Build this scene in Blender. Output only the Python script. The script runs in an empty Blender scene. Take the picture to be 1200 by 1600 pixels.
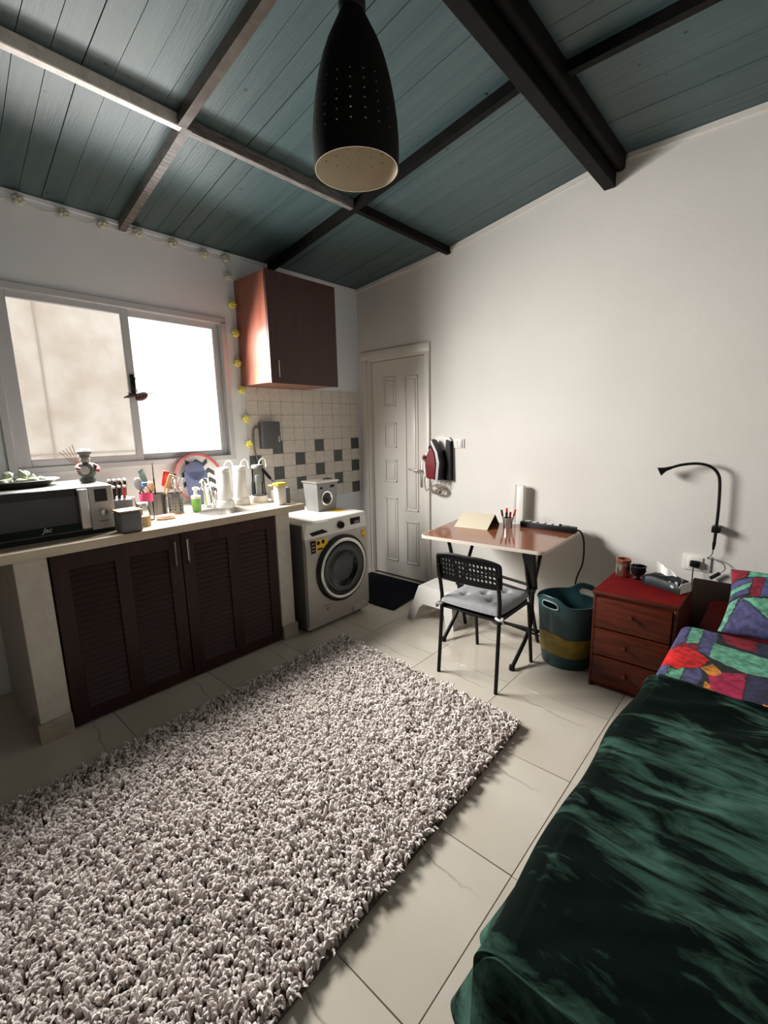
import bpy, bmesh, math, random
import numpy as np
from mathutils import Vector, Matrix, noise
random.seed(7)
S = bpy.context.scene
COL = S.collection
R = math.radians
# ------------------------------------------------------------------ camera
F, YAW, PITCH, ROLL = 715.33, R(41.79), R(10.447), R(-1.308)
CAM = Vector((3.368, -3.435, 1.5118))
fw = Vector((-math.sin(YAW)*math.cos(PITCH), math.cos(YAW)*math.cos(PITCH), -math.sin(PITCH)))
rt = Vector((math.cos(YAW), math.sin(YAW), 0)); up = rt.cross(fw)
r2 = rt*math.cos(ROLL)+up*math.sin(ROLL); u2 = up*math.cos(ROLL)-rt*math.sin(ROLL)
cd = bpy.data.cameras.new('camera'); cam = bpy.data.objects.new('camera', cd); COL.objects.link(cam)
m = Matrix.Identity(4)
for i in range(3):
    m[i][0], m[i][1], m[i][2], m[i][3] = r2[i], u2[i], -fw[i], CAM[i]
cam.matrix_world = m
cd.sensor_fit = 'VERTICAL'; cd.sensor_height = 24; cd.lens = F/1600*24; cd.clip_start = .02
S.camera = cam
# ------------------------------------------------------------------ light
w = bpy.data.worlds.new('sky'); S.world = w; w.use_nodes = True
bg = w.node_tree.nodes['Background']; bg.inputs[0].default_value = (.90, .95, 1, 1); bg.inputs[1].default_value = 2.3
def area(name, loc, rot, sx, sy, e, col=(1, 1, 1)):
    l = bpy.data.lights.new(name, 'AREA'); l.shape = 'RECTANGLE'; l.size = sx; l.size_y = sy; l.energy = e; l.color = col; l.spread = R(152)
    o = bpy.data.objects.new(name, l); COL.objects.link(o); o.location = loc; o.rotation_euler = rot
    return o
for zl, el, tl in ((1.47, 5, 62), (1.70, 9, 63), (1.94, 13, 67), (2.17, 14.5, 76)):
    for yl in (-2.60, -2.165, -1.73):
        area('window_daylight', (.13, yl, zl), (0, R(-tl), R(11)), .22, .42, el, (1, .975, .94))
S.view_settings.view_transform = 'Standard'; S.view_settings.look = 'None'
S.view_settings.gamma = 1; S.view_settings.use_curve_mapping = False; S.view_settings.exposure = 0.0
S.cycles.use_denoising = True
S.cycles.max_bounces = 8; S.cycles.diffuse_bounces = 5; S.cycles.transparent_max_bounces = 12
S.cycles.sample_clamp_indirect = 4
# ------------------------------------------------------------------ materials
def lin(c):
    return tuple((x/12.92 if x <= .04045 else ((x+.055)/1.055)**2.4) for x in c)
def rgb(r, g, b): return lin((r/255, g/255, b/255))
def mat(name, col, rough=.5, metal=0, var=None, scale=8, stretch=(1, 1, 1), bump=0, bscale=60, spec=.5, lo=.35, hi=.65, coat=0, sheen=0, detail=5):
    M = bpy.data.materials.new(name); M.use_nodes = True
    nt = M.node_tree; p = nt.nodes['Principled BSDF']
    p.inputs['Base Color'].default_value = (*col, 1); p.inputs['Roughness'].default_value = rough
    p.inputs['Metallic'].default_value = metal; p.inputs['Specular IOR Level'].default_value = spec
    p.inputs['Coat Weight'].default_value = coat; p.inputs['Sheen Weight'].default_value = sheen
    tc = nt.nodes.new('ShaderNodeTexCoord'); mp = nt.nodes.new('ShaderNodeMapping'); mp.inputs['Scale'].default_value = stretch
    nt.links.new(tc.outputs['Object'], mp.inputs[0])
    if var:
        n = nt.nodes.new('ShaderNodeTexNoise'); n.inputs['Scale'].default_value = scale; n.inputs['Detail'].default_value = detail
        nt.links.new(mp.outputs[0], n.inputs['Vector'])
        cr = nt.nodes.new('ShaderNodeValToRGB'); cr.color_ramp.elements[0].position = lo; cr.color_ramp.elements[1].position = hi
        cr.color_ramp.elements[0].color = (*col, 1); cr.color_ramp.elements[1].color = (*var, 1)
        nt.links.new(n.outputs[0], cr.inputs[0]); nt.links.new(cr.outputs[0], p.inputs['Base Color'])
    if bump:
        n = nt.nodes.new('ShaderNodeTexNoise'); n.inputs['Scale'].default_value = bscale; n.inputs['Detail'].default_value = 4
        nt.links.new(mp.outputs[0], n.inputs['Vector'])
        bp = nt.nodes.new('ShaderNodeBump'); bp.inputs['Strength'].default_value = bump; bp.inputs['Distance'].default_value = .004
        nt.links.new(n.outputs[0], bp.inputs['Height']); nt.links.new(bp.outputs[0], p.inputs['Normal'])
    return M
def glass(name, tint=(1, 1, 1), gl=.12, rough=.02):
    M = bpy.data.materials.new(name); M.use_nodes = True; nt = M.node_tree
    nt.nodes.remove(nt.nodes['Principled BSDF']); out = nt.nodes['Material Output']
    t = nt.nodes.new('ShaderNodeBsdfTransparent'); t.inputs[0].default_value = (*tint, 1)
    g = nt.nodes.new('ShaderNodeBsdfGlossy'); g.inputs['Roughness'].default_value = rough
    lw = nt.nodes.new('ShaderNodeLayerWeight'); lw.inputs[0].default_value = gl
    mx = nt.nodes.new('ShaderNodeMixShader')
    nt.links.new(lw.outputs['Fresnel'], mx.inputs[0]); nt.links.new(t.outputs[0], mx.inputs[1]); nt.links.new(g.outputs[0], mx.inputs[2])
    nt.links.new(mx.outputs[0], out.inputs[0])
    return M
def attrmat(name, attr='col', rough=.8, sheen=0, bump=0, mul=None):
    M = mat(name, (.5, .5, .5), rough, sheen=sheen, bump=bump, bscale=220)
    nt = M.node_tree; a = nt.nodes.new('ShaderNodeAttribute'); a.attribute_name = attr
    p = nt.nodes['Principled BSDF']; src = a.outputs['Color']
    if mul:
        n = nt.nodes.new('ShaderNodeTexNoise'); n.inputs['Scale'].default_value = mul; n.inputs['Detail'].default_value = 6
        tc = nt.nodes.new('ShaderNodeTexCoord'); nt.links.new(tc.outputs['Object'], n.inputs['Vector'])
        cr = nt.nodes.new('ShaderNodeValToRGB'); cr.color_ramp.elements[0].position = .35; cr.color_ramp.elements[1].position = .65
        cr.color_ramp.elements[0].color = (.5, .5, .5, 1); cr.color_ramp.elements[1].color = (1.25, 1.25, 1.25, 1)
        nt.links.new(n.outputs[0], cr.inputs[0])
        mx = nt.nodes.new('ShaderNodeMix'); mx.data_type = 'RGBA'; mx.blend_type = 'MULTIPLY'; mx.inputs[0].default_value = 1
        nt.links.new(src, mx.inputs[6]); nt.links.new(cr.outputs[0], mx.inputs[7]); src = mx.outputs[2]
    nt.links.new(src, p.inputs['Base Color'])
    return M
WALL = mat('wall_paint', (.74, .715, .67), .75, var=(.70, .675, .63), scale=1.5, bump=.25, bscale=45)
WALLK = mat('wall_paint_kitchen', (.79, .82, .87), .75, var=(.75, .78, .83), scale=1.5, bump=.25, bscale=45)
UNSEEN = mat('wall_dark_cuts_fill', (.10, .085, .07), .8)  # unseen wall behind the camera, darkened to cut bounced light
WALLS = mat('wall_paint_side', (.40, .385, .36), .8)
GROUT = mat('floor_grout', (.27, .23, .18), .9)
TILEW = mat('wall_tile_cream', (.70, .655, .585), .3, var=(.64, .59, .52), scale=30, bump=.1, bscale=80)
TILED = mat('wall_tile_grey', (.055, .065, .06), .3, var=(.08, .09, .085), scale=40)
PLANK = mat('ceiling_plank_teal', (.044, .080, .085), .42, spec=.5, var=(.062, .100, .104), scale=3, stretch=(.4, 6, 1), bump=.3, bscale=30)
DARK = mat('beam_black_paint', (.003, .003, .003), .6, var=(.007, .0065, .006), scale=14, spec=.12)
GREYB = mat('batten_grey', (.10, .09, .085), .55, .1, spec=.3, var=(.22, .20, .19), scale=12, stretch=(6, 1, 6))
PALE = mat('batten_pale', (.80, .75, .70), .6, var=(.55, .51, .47), scale=25, lo=.45, hi=.75)
PLAST = mat('plaster_smear', (.45, .44, .42), .9, var=(.2, .21, .2), scale=40, bump=.8, bscale=60)
DOORW = mat('door_white_paint', (.73, .695, .635), .35, bump=.08, bscale=20)
ALU = mat('window_aluminium', (.55, .56, .58), .4, .25)
GLASS = glass('window_glass')
CLEAR = glass('clear_glass', (.93, .95, .95), .2)
GREYGL = glass('smoke_glass', (.62, .65, .66), .2)
AMBER = glass('amber_glass', (.55, .35, .2), .3)
CONC = mat('neighbour_concrete', (.60, .47, .36), .9, var=(.80, .71, .60), scale=3.2, bump=.6, bscale=14, lo=.3, hi=.7, detail=9)
SEAM = mat('form_seam_dark', (.48, .40, .32), .9)
MASON = mat('masonry_cream', (.62, .58, .50), .85, var=(.56, .52, .45), scale=20, bump=.5, bscale=50)
SKIRT = mat('skirting_stone', (.42, .37, .29), .5, var=(.36, .31, .24), scale=20)
WORK = mat('worktop_travertine', (.66, .56, .43), .35, var=(.50, .40, .29), scale=9, stretch=(1, .25, 1), bump=.05)
MAHOG = mat('mahogany_dark', (.020, .007, .0065), .5, spec=.3, var=(.034, .011, .009), scale=10, stretch=(3, 3, .4), bump=.1, bscale=80)
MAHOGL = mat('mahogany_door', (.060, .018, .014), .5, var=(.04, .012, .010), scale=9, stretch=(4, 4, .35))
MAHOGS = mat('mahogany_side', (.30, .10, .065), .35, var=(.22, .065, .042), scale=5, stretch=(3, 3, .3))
STEEL = mat('brushed_steel', (.62, .60, .57), .32, .9)
CHROME = mat('chrome', (.8, .8, .8), .12, 1)
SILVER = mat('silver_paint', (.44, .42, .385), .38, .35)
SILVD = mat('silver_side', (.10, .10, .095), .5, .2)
WHITE = mat('white_plastic', (.78, .76, .71), .4)
BLACK = mat('black_plastic', (.006, .006, .0065), .42, spec=.22)
BLACKG = mat('black_gloss', (.007, .007, .008), .10, spec=.4)
BLKM = mat('black_metal', (.006, .006, .0065), .42, spec=.25)
GREYP = mat('grey_plastic', (.16, .165, .17), .5)
CREAM = mat('lamp_cream', (.68, .60, .46), .6)
YELLOW = mat('yellow_plastic', (.80, .62, .05), .4)
STICK = mat('sticker_yellow', (.80, .50, .04), .4)
RED = mat('red_plastic', (.65, .05, .04), .4)
PINK = mat('pink_label', (.75, .08, .22), .4)
BLUE = mat('blue_cap', (.10, .25, .55), .4)
WOODL = mat('light_wood', (.55, .36, .20), .55, var=(.45, .28, .15), scale=14, stretch=(1, 1, 6))
DESKT = mat('desk_cherry', (.27, .095, .045), .13, var=(.22, .075, .036), scale=8, stretch=(1, 6, 1), coat=.3)
GREYF = mat('grey_cotton', (.29, .29, .295), .95, var=(.25, .25, .255), scale=60, bump=.3, bscale=300)
NAVY = mat('navy_mat', (.006, .009, .015), .95, spec=.1, bump=.8, bscale=300)
TEAL = mat('tub_teal', (.014, .055, .062), .42, var=(.018, .07, .078), scale=6)
TUBY = mat('tub_mustard', (.30, .235, .015), .5, var=(.22, .15, .012), scale=22)
NIGHT = mat('nightstand_wood', (.105, .020, .007), .4, spec=.25, var=(.055, .010, .0045), scale=7, stretch=(.6, 2, 7))
REDCL = mat('red_top', (.17, .0035, .0035), .8, spec=.1, var=(.13, .002, .002), scale=10)
DKWD = mat('headboard_wood', (.014, .006, .004), .6, spec=.12)
VELV = mat('velvet_green', (.0010, .0048, .0034), .9, var=(.075, .18, .135), scale=7.0, stretch=(.8, 2.6, 1), lo=.50, hi=.72, bump=.25, bscale=120, detail=9, spec=.08)  # mint streaks put the nap's highlights into the colour
def velvet():
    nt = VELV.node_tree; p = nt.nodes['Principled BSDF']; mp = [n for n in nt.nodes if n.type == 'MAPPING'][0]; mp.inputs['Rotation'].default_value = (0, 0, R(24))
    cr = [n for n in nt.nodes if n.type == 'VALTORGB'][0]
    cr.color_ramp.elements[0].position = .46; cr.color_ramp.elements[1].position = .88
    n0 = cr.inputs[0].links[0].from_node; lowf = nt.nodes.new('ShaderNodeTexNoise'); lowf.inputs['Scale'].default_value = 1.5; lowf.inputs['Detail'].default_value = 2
    m2 = nt.nodes.new('ShaderNodeMapping'); m2.inputs['Location'].default_value = (.35, .72, 0); m2.inputs['Rotation'].default_value = (0, 0, R(20)); m2.inputs['Scale'].default_value = (.8, 1.5, 1)  # noise offset so that shade is painted in at the foot end
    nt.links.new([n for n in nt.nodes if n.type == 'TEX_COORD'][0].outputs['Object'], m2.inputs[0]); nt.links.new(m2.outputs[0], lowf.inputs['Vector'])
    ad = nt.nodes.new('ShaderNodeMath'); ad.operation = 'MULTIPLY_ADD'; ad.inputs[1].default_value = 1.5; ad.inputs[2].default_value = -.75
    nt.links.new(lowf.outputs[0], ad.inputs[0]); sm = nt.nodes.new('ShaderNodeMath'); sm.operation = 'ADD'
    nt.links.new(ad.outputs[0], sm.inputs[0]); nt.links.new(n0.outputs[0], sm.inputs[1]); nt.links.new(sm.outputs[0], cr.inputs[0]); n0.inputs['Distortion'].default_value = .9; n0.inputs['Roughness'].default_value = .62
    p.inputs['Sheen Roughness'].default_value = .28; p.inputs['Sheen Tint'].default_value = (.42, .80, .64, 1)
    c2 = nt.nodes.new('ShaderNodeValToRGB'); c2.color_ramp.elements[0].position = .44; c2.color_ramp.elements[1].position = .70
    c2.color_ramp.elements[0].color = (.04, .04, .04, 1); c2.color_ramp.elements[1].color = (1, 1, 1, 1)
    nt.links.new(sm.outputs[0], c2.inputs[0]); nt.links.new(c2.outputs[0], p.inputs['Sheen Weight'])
velvet()
FIG = mat('fig_green', (.45, .52, .36), .6, var=(.55, .58, .45), scale=20)
PAPER = mat('paper_white', (.78, .77, .74), .8)
TENT = mat('cream_board', (.62, .55, .42), .7)
CERD = mat('ceramic_dark', (.06, .075, .06), .35, var=(.10, .12, .09), scale=14)
CERR = mat('ceramic_red', (.30, .045, .04), .4)
CERB = mat('ceramic_light', (.55, .48, .42), .4)
SKEW = mat('stick_brown', (.40, .20, .13), .6)
SOAPG = mat('soap_green', (.22, .50, .10), .3)
NAVB = mat('board_slate_blue', (.06, .07, .13), .5)
LEMON = mat('bulb_yellow', (.78, .72, .10), .55, var=(.70, .66, .25), scale=60)
LEMONP = mat('bulb_pale', (.50, .52, .40), .55, var=(.58, .58, .5), scale=60)
COPPER = mat('copper', (.55, .22, .12), .3, .8)
IRONR = mat('iron_red', (.16, .012, .018), .25, coat=.4)
CORDB = mat('cord_beige', (.45, .36, .27), .8, var=(.08, .06, .05), scale=120)
# ------------------------------------------------------------------ builders
ORG = {}
def root(name, loc, label, cat, group=None):
    o = bpy.data.objects.new(name, None); COL.objects.link(o); o.location = loc; o.empty_display_size = .05
    o['label'] = label; o['category'] = cat
    if group: o['group'] = group
    ORG[o.name] = Vector(loc); return o
class B:
    def __init__(s): s.bm = bmesh.new(); s.mi = 0
    def _new(s, vs): return [s.bm.verts.new(v) for v in vs]
    def box(s, lo, hi, bev=0, seg=1, mtx=None):
        t = bmesh.new(); bmesh.ops.create_cube(t, size=1)
        lo, hi = Vector(lo), Vector(hi)
        for v in t.verts: v.co = Vector(((lo[i]+hi[i])/2+v.co[i]*(hi[i]-lo[i]) for i in range(3)))
        if bev: bmesh.ops.bevel(t, geom=list(t.edges), offset=bev, segments=seg, affect='EDGES', profile=.5)
        return s._merge(t, mtx)
    def _merge(s, t, mtx=None):
        if mtx: t.transform(mtx)
        mp = {v: s.bm.verts.new(v.co) for v in t.verts}
        for f in t.faces:
            nf = s.bm.faces.new([mp[v] for v in f.verts]); nf.material_index = s.mi
        t.free(); return s
    def cyl(s, a, b, ra, rb=None, n=20, caps=True):
        rb = ra if rb is None else rb; a, b = Vector(a), Vector(b); d = (b-a).normalized()
        x = d.orthogonal().normalized(); y = d.cross(x)
        A = s._new([a+(x*math.cos(t)+y*math.sin(t))*ra for t in [2*math.pi*i/n for i in range(n)]])
        Bv = s._new([b+(x*math.cos(t)+y*math.sin(t))*rb for t in [2*math.pi*i/n for i in range(n)]])
        fs = [s.bm.faces.new([A[i], A[(i+1) % n], Bv[(i+1) % n], Bv[i]]) for i in range(n)]
        if caps: fs += [s.bm.faces.new(A[::-1]), s.bm.faces.new(Bv)]
        for f in fs: f.material_index = s.mi
        return s
    def lathe(s, prof, c=(0, 0, 0), n=28, axis='z', sx=1, sy=1, cap=True):
        c = Vector(c); rings = []
        for r, h in prof:
            ring = []
            for i in range(n):
                t = 2*math.pi*i/n; p = Vector((r*math.cos(t)*sx, r*math.sin(t)*sy, h))
                if axis == 'x': p = Vector((p.z, p.x, p.y))
                if axis == 'y': p = Vector((p.x, p.z, p.y))
                ring.append(s.bm.verts.new(c+p))
            rings.append(ring)
        for k in range(len(rings)-1):
            for i in range(n):
                f = s.bm.faces.new([rings[k][i], rings[k][(i+1) % n], rings[k+1][(i+1) % n], rings[k+1][i]]); f.material_index = s.mi
        for rg, h in (((rings[0], 1), (rings[-1], 0)) if cap else ()):
            f = s.bm.faces.new(rg[::-1] if h else rg); f.material_index = s.mi
        return s
    def tube(s, pts, r, n=10, smooth=0, rs=None):
        pts = [Vector(p) for p in pts]
        if smooth:
            q = []
            for i in range(len(pts)-1):
                p0, p1, p2, p3 = pts[max(i-1, 0)], pts[i], pts[i+1], pts[min(i+2, len(pts)-1)]
                for k in range(smooth):
                    t = k/smooth
                    q.append(.5*((2*p1)+(p2-p0)*t+(2*p0-5*p1+4*p2-p3)*t*t+(3*p1-p0-3*p2+p3)*t**3))
            pts = q+[pts[-1]]
        prev = None; x = None
        for i, p in enumerate(pts):
            d = (pts[min(i+1, len(pts)-1)]-pts[max(i-1, 0)]).normalized()
            x = d.orthogonal().normalized() if x is None else (x-d*x.dot(d)).normalized()
            y = d.cross(x); rr = rs[min(i, len(rs)-1)] if rs else r
            ring = s._new([p+(x*math.cos(2*math.pi*k/n)+y*math.sin(2*math.pi*k/n))*rr for k in range(n)])
            if prev:
                for k in range(n):
                    f = s.bm.faces.new([prev[k], prev[(k+1) % n], ring[(k+1) % n], ring[k]]); f.material_index = s.mi
            else: s.bm.faces.new(ring[::-1]).material_index = s.mi
            prev = ring
        s.bm.faces.new(prev).material_index = s.mi
        return s
    def ell(s, c, r, n=14, mtx=None):
        t = bmesh.new(); bmesh.ops.create_uvsphere(t, u_segments=n, v_segments=max(6, n//2), radius=1)
        for v in t.verts: v.co = Vector((v.co[i]*r[i] for i in range(3)))
        if mtx: t.transform(mtx)
        for v in t.verts: v.co += Vector(c)
        return s._merge(t)
    def prism(s, poly, ext):
        ext = Vector(ext); A = s._new(poly); Bv = s._new([Vector(p)+ext for p in poly]); n = len(A)
        fs = [s.bm.faces.new(A[::-1]), s.bm.faces.new(Bv)]+[s.bm.faces.new([A[i], A[(i+1) % n], Bv[(i+1) % n], Bv[i]]) for i in range(n)]
        for f in fs: f.material_index = s.mi
        return s
    def grid(s, f, nu, nv, closeu=False, skip=None):
        V = [[s.bm.verts.new(f(i/nu, j/nv)) for j in range(nv+1)] for i in range(nu+(0 if closeu else 1))]
        for i in range(nu):
            for j in range(nv):
                if skip and skip(i, j): continue
                a = V[i]; b = V[(i+1) % len(V)]
                s.bm.faces.new([a[j], b[j], b[j+1], a[j+1]]).material_index = s.mi
        return s
    def holegrid(s, f, nu, nv, hole, rad=.32):
        for i in range(nu):
            for j in range(nv):
                cs = [(i, j), (i+1, j), (i+1, j+1), (i, j+1)]
                P = [s.bm.verts.new(f(a/nu, b/nv)) for a, b in cs]
                if not hole(i, j): s.bm.faces.new(P); continue
                O = []
                for k in range(8):
                    t = R(-135-22.5+45*k)
                    O.append(s.bm.verts.new(f((i+.5+rad*math.cos(t))/nu, (j+.5+rad*math.sin(t))/nv)))
                for k in range(4):
                    s.bm.faces.new([P[k], O[(2*k+1) % 8], O[2*k]])
                    s.bm.faces.new([P[k], P[(k+1) % 4], O[(2*k+2) % 8], O[2*k+1]])
        bmesh.ops.remove_doubles(s.bm, verts=list(s.bm.verts), dist=1e-5)
        return s
    def solid(s, th):
        bmesh.ops.recalc_face_normals(s.bm, faces=list(s.bm.faces))
        bmesh.ops.solidify(s.bm, geom=list(s.bm.faces), thickness=th); return s
    def xf(s, mtx): s.bm.transform(mtx); return s
    def obj(s, name, mats, parent=None, ang=40, label=None, fixn=True, kind=None, at=None):
        if fixn: bmesh.ops.recalc_face_normals(s.bm, faces=list(s.bm.faces))
        org = ORG[parent.name] if parent else Vector((0, 0, 0))
        loc = Vector((0, 0, 0))
        if at is not None: loc = Vector(at)-org; org = Vector(at)
        s.bm.transform(Matrix.Translation(-org))
        me = bpy.data.meshes.new(name); s.bm.to_mesh(me); s.bm.free()
        for mm in (mats if isinstance(mats, (list, tuple)) else [mats]): me.materials.append(mm)
        me.shade_smooth(); me.set_sharp_from_angle(angle=R(ang))
        o = bpy.data.objects.new(name, me); COL.objects.link(o); o.location = loc
        if parent: o.parent = parent
        ORG[o.name] = org
        if label: o['label'] = label
        if kind: o['kind'] = kind
        return o
def inst(src, name, parent, at, mat_=None, scale=None, rot=None):
    o = bpy.data.objects.new(name, src.data); COL.objects.link(o); o.parent = parent
    o.location = Vector(at)-(ORG[parent.name] if parent else Vector((0, 0, 0)))
    if scale: o.scale = scale
    if rot: o.rotation_euler = rot
    ORG[o.name] = Vector(at); return o
def thing(o, label, cat, group=None):
    o['label'] = label; o['category'] = cat
    if group: o['group'] = group
    return o
def text(s, name, parent, pos, rot, size, material, shear=0):
    c = bpy.data.curves.new(name, 'FONT'); c.body = s; c.size = size; c.extrude = .0004; c.align_x = 'CENTER'; c.align_y = 'CENTER'; c.shear = shear
    c.materials.append(material); o = bpy.data.objects.new(name, c); COL.objects.link(o); o.parent = parent
    me = bpy.data.meshes.new_from_object(o.evaluated_get(bpy.context.evaluated_depsgraph_get())); bpy.data.objects.remove(o); bpy.data.curves.remove(c)
    o = bpy.data.objects.new(name, me); COL.objects.link(o); o.parent = parent
    o.location = Vector(pos)-ORG[parent.name]; o.rotation_euler = rot; return o
FX = (R(90), 0, R(90))     # text facing +x
def structure(o): o['kind'] = 'structure'; return o
# ------------------------------------------------------------------ the room
XR, YB = 4.35, -4.75
KX = [0, 1.08, 2.28, XR]; KZ = [2.843, 2.951, 3.155, 3.145]
def cz(x):
    for i in range(3):
        if x <= KX[i+1]: return KZ[i]+(KZ[i+1]-KZ[i])*(x-KX[i])/(KX[i+1]-KX[i])
    return KZ[-1]
def sk(x): return .085*(1-x/1.08) if x < 1.08 else 0
# floor
fl = structure(B().box((-.2, YB-.2, -.12), (XR+.2, .2, -.008)).obj('floor', GROUT))
def floor_mat():
    M = mat('floor_tile_stone', (.60, .555, .475), .16, var=(.53, .48, .40), scale=2.2, bump=.03, bscale=12)
    nt = M.node_tree; p = nt.nodes['Principled BSDF']; base = p.inputs['Base Color'].links[0].from_socket
    tc = nt.nodes.new('ShaderNodeTexCoord'); sx = nt.nodes.new('ShaderNodeSeparateXYZ'); nt.links.new(tc.outputs['Object'], sx.inputs[0])
    n = nt.nodes.new('ShaderNodeTexNoise'); n.inputs['Scale'].default_value = 7; n.inputs['Detail'].default_value = 5; nt.links.new(tc.outputs['Object'], n.inputs['Vector'])
    def ma(op, a, b):
        k = nt.nodes.new('ShaderNodeMath'); k.operation = op
        for i, v in enumerate((a, b)):
            if isinstance(v, (int, float)): k.inputs[i].default_value = v
            else: nt.links.new(v, k.inputs[i])
        return k.outputs[0]
    d = ma('SUBTRACT', sx.outputs[1], ma('ADD', ma('MULTIPLY', sx.outputs[0], -.10), .155))
    d = ma('ABSOLUTE', ma('ADD', d, ma('MULTIPLY', ma('SUBTRACT', n.outputs[0], .5), .10)), 0)
    k = ma('MULTIPLY', ma('SUBTRACT', 1, ma('MINIMUM', ma('DIVIDE', d, .007), 1)), ma('MINIMUM', ma('MAXIMUM', ma('SUBTRACT', .85, ma('ABSOLUTE', ma('MULTIPLY', sx.outputs[0], 3.2), 0)), 0), .7))
    mx = nt.nodes.new('ShaderNodeMix'); mx.data_type = 'RGBA'; nt.links.new(k, mx.inputs[0]); nt.links.new(base, mx.inputs[6]); mx.inputs[7].default_value = (.22, .18, .14, 1)
    nt.links.new(mx.outputs[2], p.inputs['Base Color'])
    return M
FT = floor_mat()
PX, PY = .555, .5475; src = None
xs = [2.80+PX*k for k in range(-6, 4)]; ys = [-1.095+PY*k for k in range(-7, 3)]
for x0 in xs:
    for y0 in ys:
        a, b_ = max(x0, 0), min(x0+PX, XR); c, d = max(y0, YB), min(y0+PY, 0)
        if b_-a < .02 or d-c < .02: continue
        full = abs(b_-a-PX) < .001 and abs(d-c-PY) < .001
        ctr = ((a+b_)/2, (c+d)/2, -.004)
        if full and src: inst(src, 'tile', fl, ctr); continue
        o = B().box((a+.0013, c+.0013, -.008), (b_-.0013, d-.0013, 0), .001).obj('tile', FT, fl, at=ctr)
        if full: src = o
# left wall with window opening
b = B(); T = -.2; WY0, WY1, WZ0, WZ1 = -2.90, -1.45, 1.29, 2.36
b.box((T, YB-.2, -.1), (0, WY0, 2.92)); b.box((T, WY1, -.1), (0, .2, 2.92)); b.box((T, WY0, -.1), (0, WY1, WZ0)); b.box((T, WY0, WZ1), (0, WY1, 2.92))
wl = structure(b.obj('wall_left', WALLK))
# wall tiles
cols = [(-.042, -.150, 0), (-.152, -.278, 2), (-.280, -.388, 1), (-.390, -.513, 2), (-.515, -.623, 0), (-.625, -.744, 2), (-.746, -.854, 1), (-.856, -.985, 2), (-.987, -1.093, 0), (-1.095, -1.215, 2), (-1.217, -1.325, 1)]
RH = .111; k = 0
for row in range(9):
    z1 = 1.861-RH*row; z0 = z1-RH+.002
    for (y1, y0, kind) in cols:
        dark = row >= 4 and kind != 2 and ((row-4) % 2 == kind) and not (row == 8 and kind == 0 and False)
        o = B().box((0, y0, z0), (.007, y1, z1), .0012).obj('tile', TILED if dark else TILEW, wl, at=(.0035, (y0+y1)/2, (z0+z1)/2))
# right-hand (desk) wall at y = 0
def prof(x0, x1, zb):
    kx = [x0]+[q for q in KX if x0 < q < x1]+[x1]
    return [(x0, 0, zb), (x1, 0, zb)]+[(q, 0, cz(max(q, 0))+.06) for q in reversed(kx)]
b = B(); b.prism(prof(0, .10, -.1), (0, .2, 0)); b.prism(prof(.10, .86, 2.195), (0, .2, 0)); b.prism(prof(.86, XR, -.1), (0, .2, 0))
b.box((.10, .12, -.1), (.86, .2, 2.195))
wb = structure(b.obj('wall_back', WALL))
structure(B().box((XR, YB-.2, -.1), (XR+.2, .2, 3.3)).obj('wall_right', WALLS))
structure(B().box((0, YB-.2, -.1), (XR, YB, 3.3)).obj('wall_front', UNSEEN))
# ceiling: deck + planks + battens + beam
b = B(); pr_ = [(-.2, YB-.2, KZ[0]+.005)]+[(x, YB-.2, z+.013) for x, z in zip(KX, KZ)]+[(XR+.2, YB-.2, KZ[3]+.013)]
b.prism(pr_+[(XR+.2, YB-.2, 3.4), (-.2, YB-.2, 3.4)], (0, 5.35, 0))
ce = structure(b.obj('ceiling', DARK))
def plankmat():
    M = PLANK; nt = M.node_tree; p = nt.nodes['Principled BSDF']; base = p.inputs['Base Color'].links[0].from_socket
    v = nt.nodes.new('ShaderNodeTexVoronoi'); v.inputs['Scale'].default_value = 7
    tc = nt.nodes.new('ShaderNodeTexCoord'); nt.links.new(tc.outputs['Object'], v.inputs['Vector'])
    cr = nt.nodes.new('ShaderNodeValToRGB'); cr.color_ramp.elements[0].position = .045; cr.color_ramp.elements[1].position = .075
    cr.color_ramp.elements[0].color = (.2, .2, .2, 1); cr.color_ramp.elements[1].color = (1, 1, 1, 1); nt.links.new(v.outputs['Distance'], cr.inputs[0])
    mx = nt.nodes.new('ShaderNodeMix'); mx.data_type = 'RGBA'; mx.blend_type = 'MULTIPLY'; mx.inputs[0].default_value = 1
    nt.links.new(base, mx.inputs[6]); nt.links.new(cr.outputs[0], mx.inputs[7]); nt.links.new(mx.outputs[2], p.inputs['Base Color'])
plankmat()
PW = .106; rg = random.Random(3)
def skew_strip(b, ya, yb, x0, x1, zt, zb):
    kx = [x0]+[q for q in KX if x0 < q < x1]+[x1]
    sec = []
    for x in kx:
        c = lambda y: max(YB+.001, min(-.001, y+sk(x)))
        sec.append([b.bm.verts.new((x, c(ya), cz(x)+zt)), b.bm.verts.new((x, c(yb), cz(x)+zt)), b.bm.verts.new((x, c(yb), cz(x)+zb)), b.bm.verts.new((x, c(ya), cz(x)+zb))])
    for i in range(len(sec)-1):
        for q in range(4): b.bm.faces.new([sec[i][q], sec[i][(q+1) % 4], sec[i+1][(q+1) % 4], sec[i+1][q]])
    b.bm.faces.new(sec[0]); b.bm.faces.new(sec[-1][::-1])
    return b
y = -2.63-PW*20
while y < -.012:
    g = rg.choice([.0012, .0012, .0018, .0026, .0045]); dz = rg.uniform(0, .003)
    skew_strip(B(), y, min(y+PW-g, -.001), .001, XR-.001, .0125, dz*.6).obj('plank', PLANK, ce, 30)
    y += PW
def batten(name, pts, w_, h, m_, z_off=0):
    b = B(); sec = []
    return b
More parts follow.
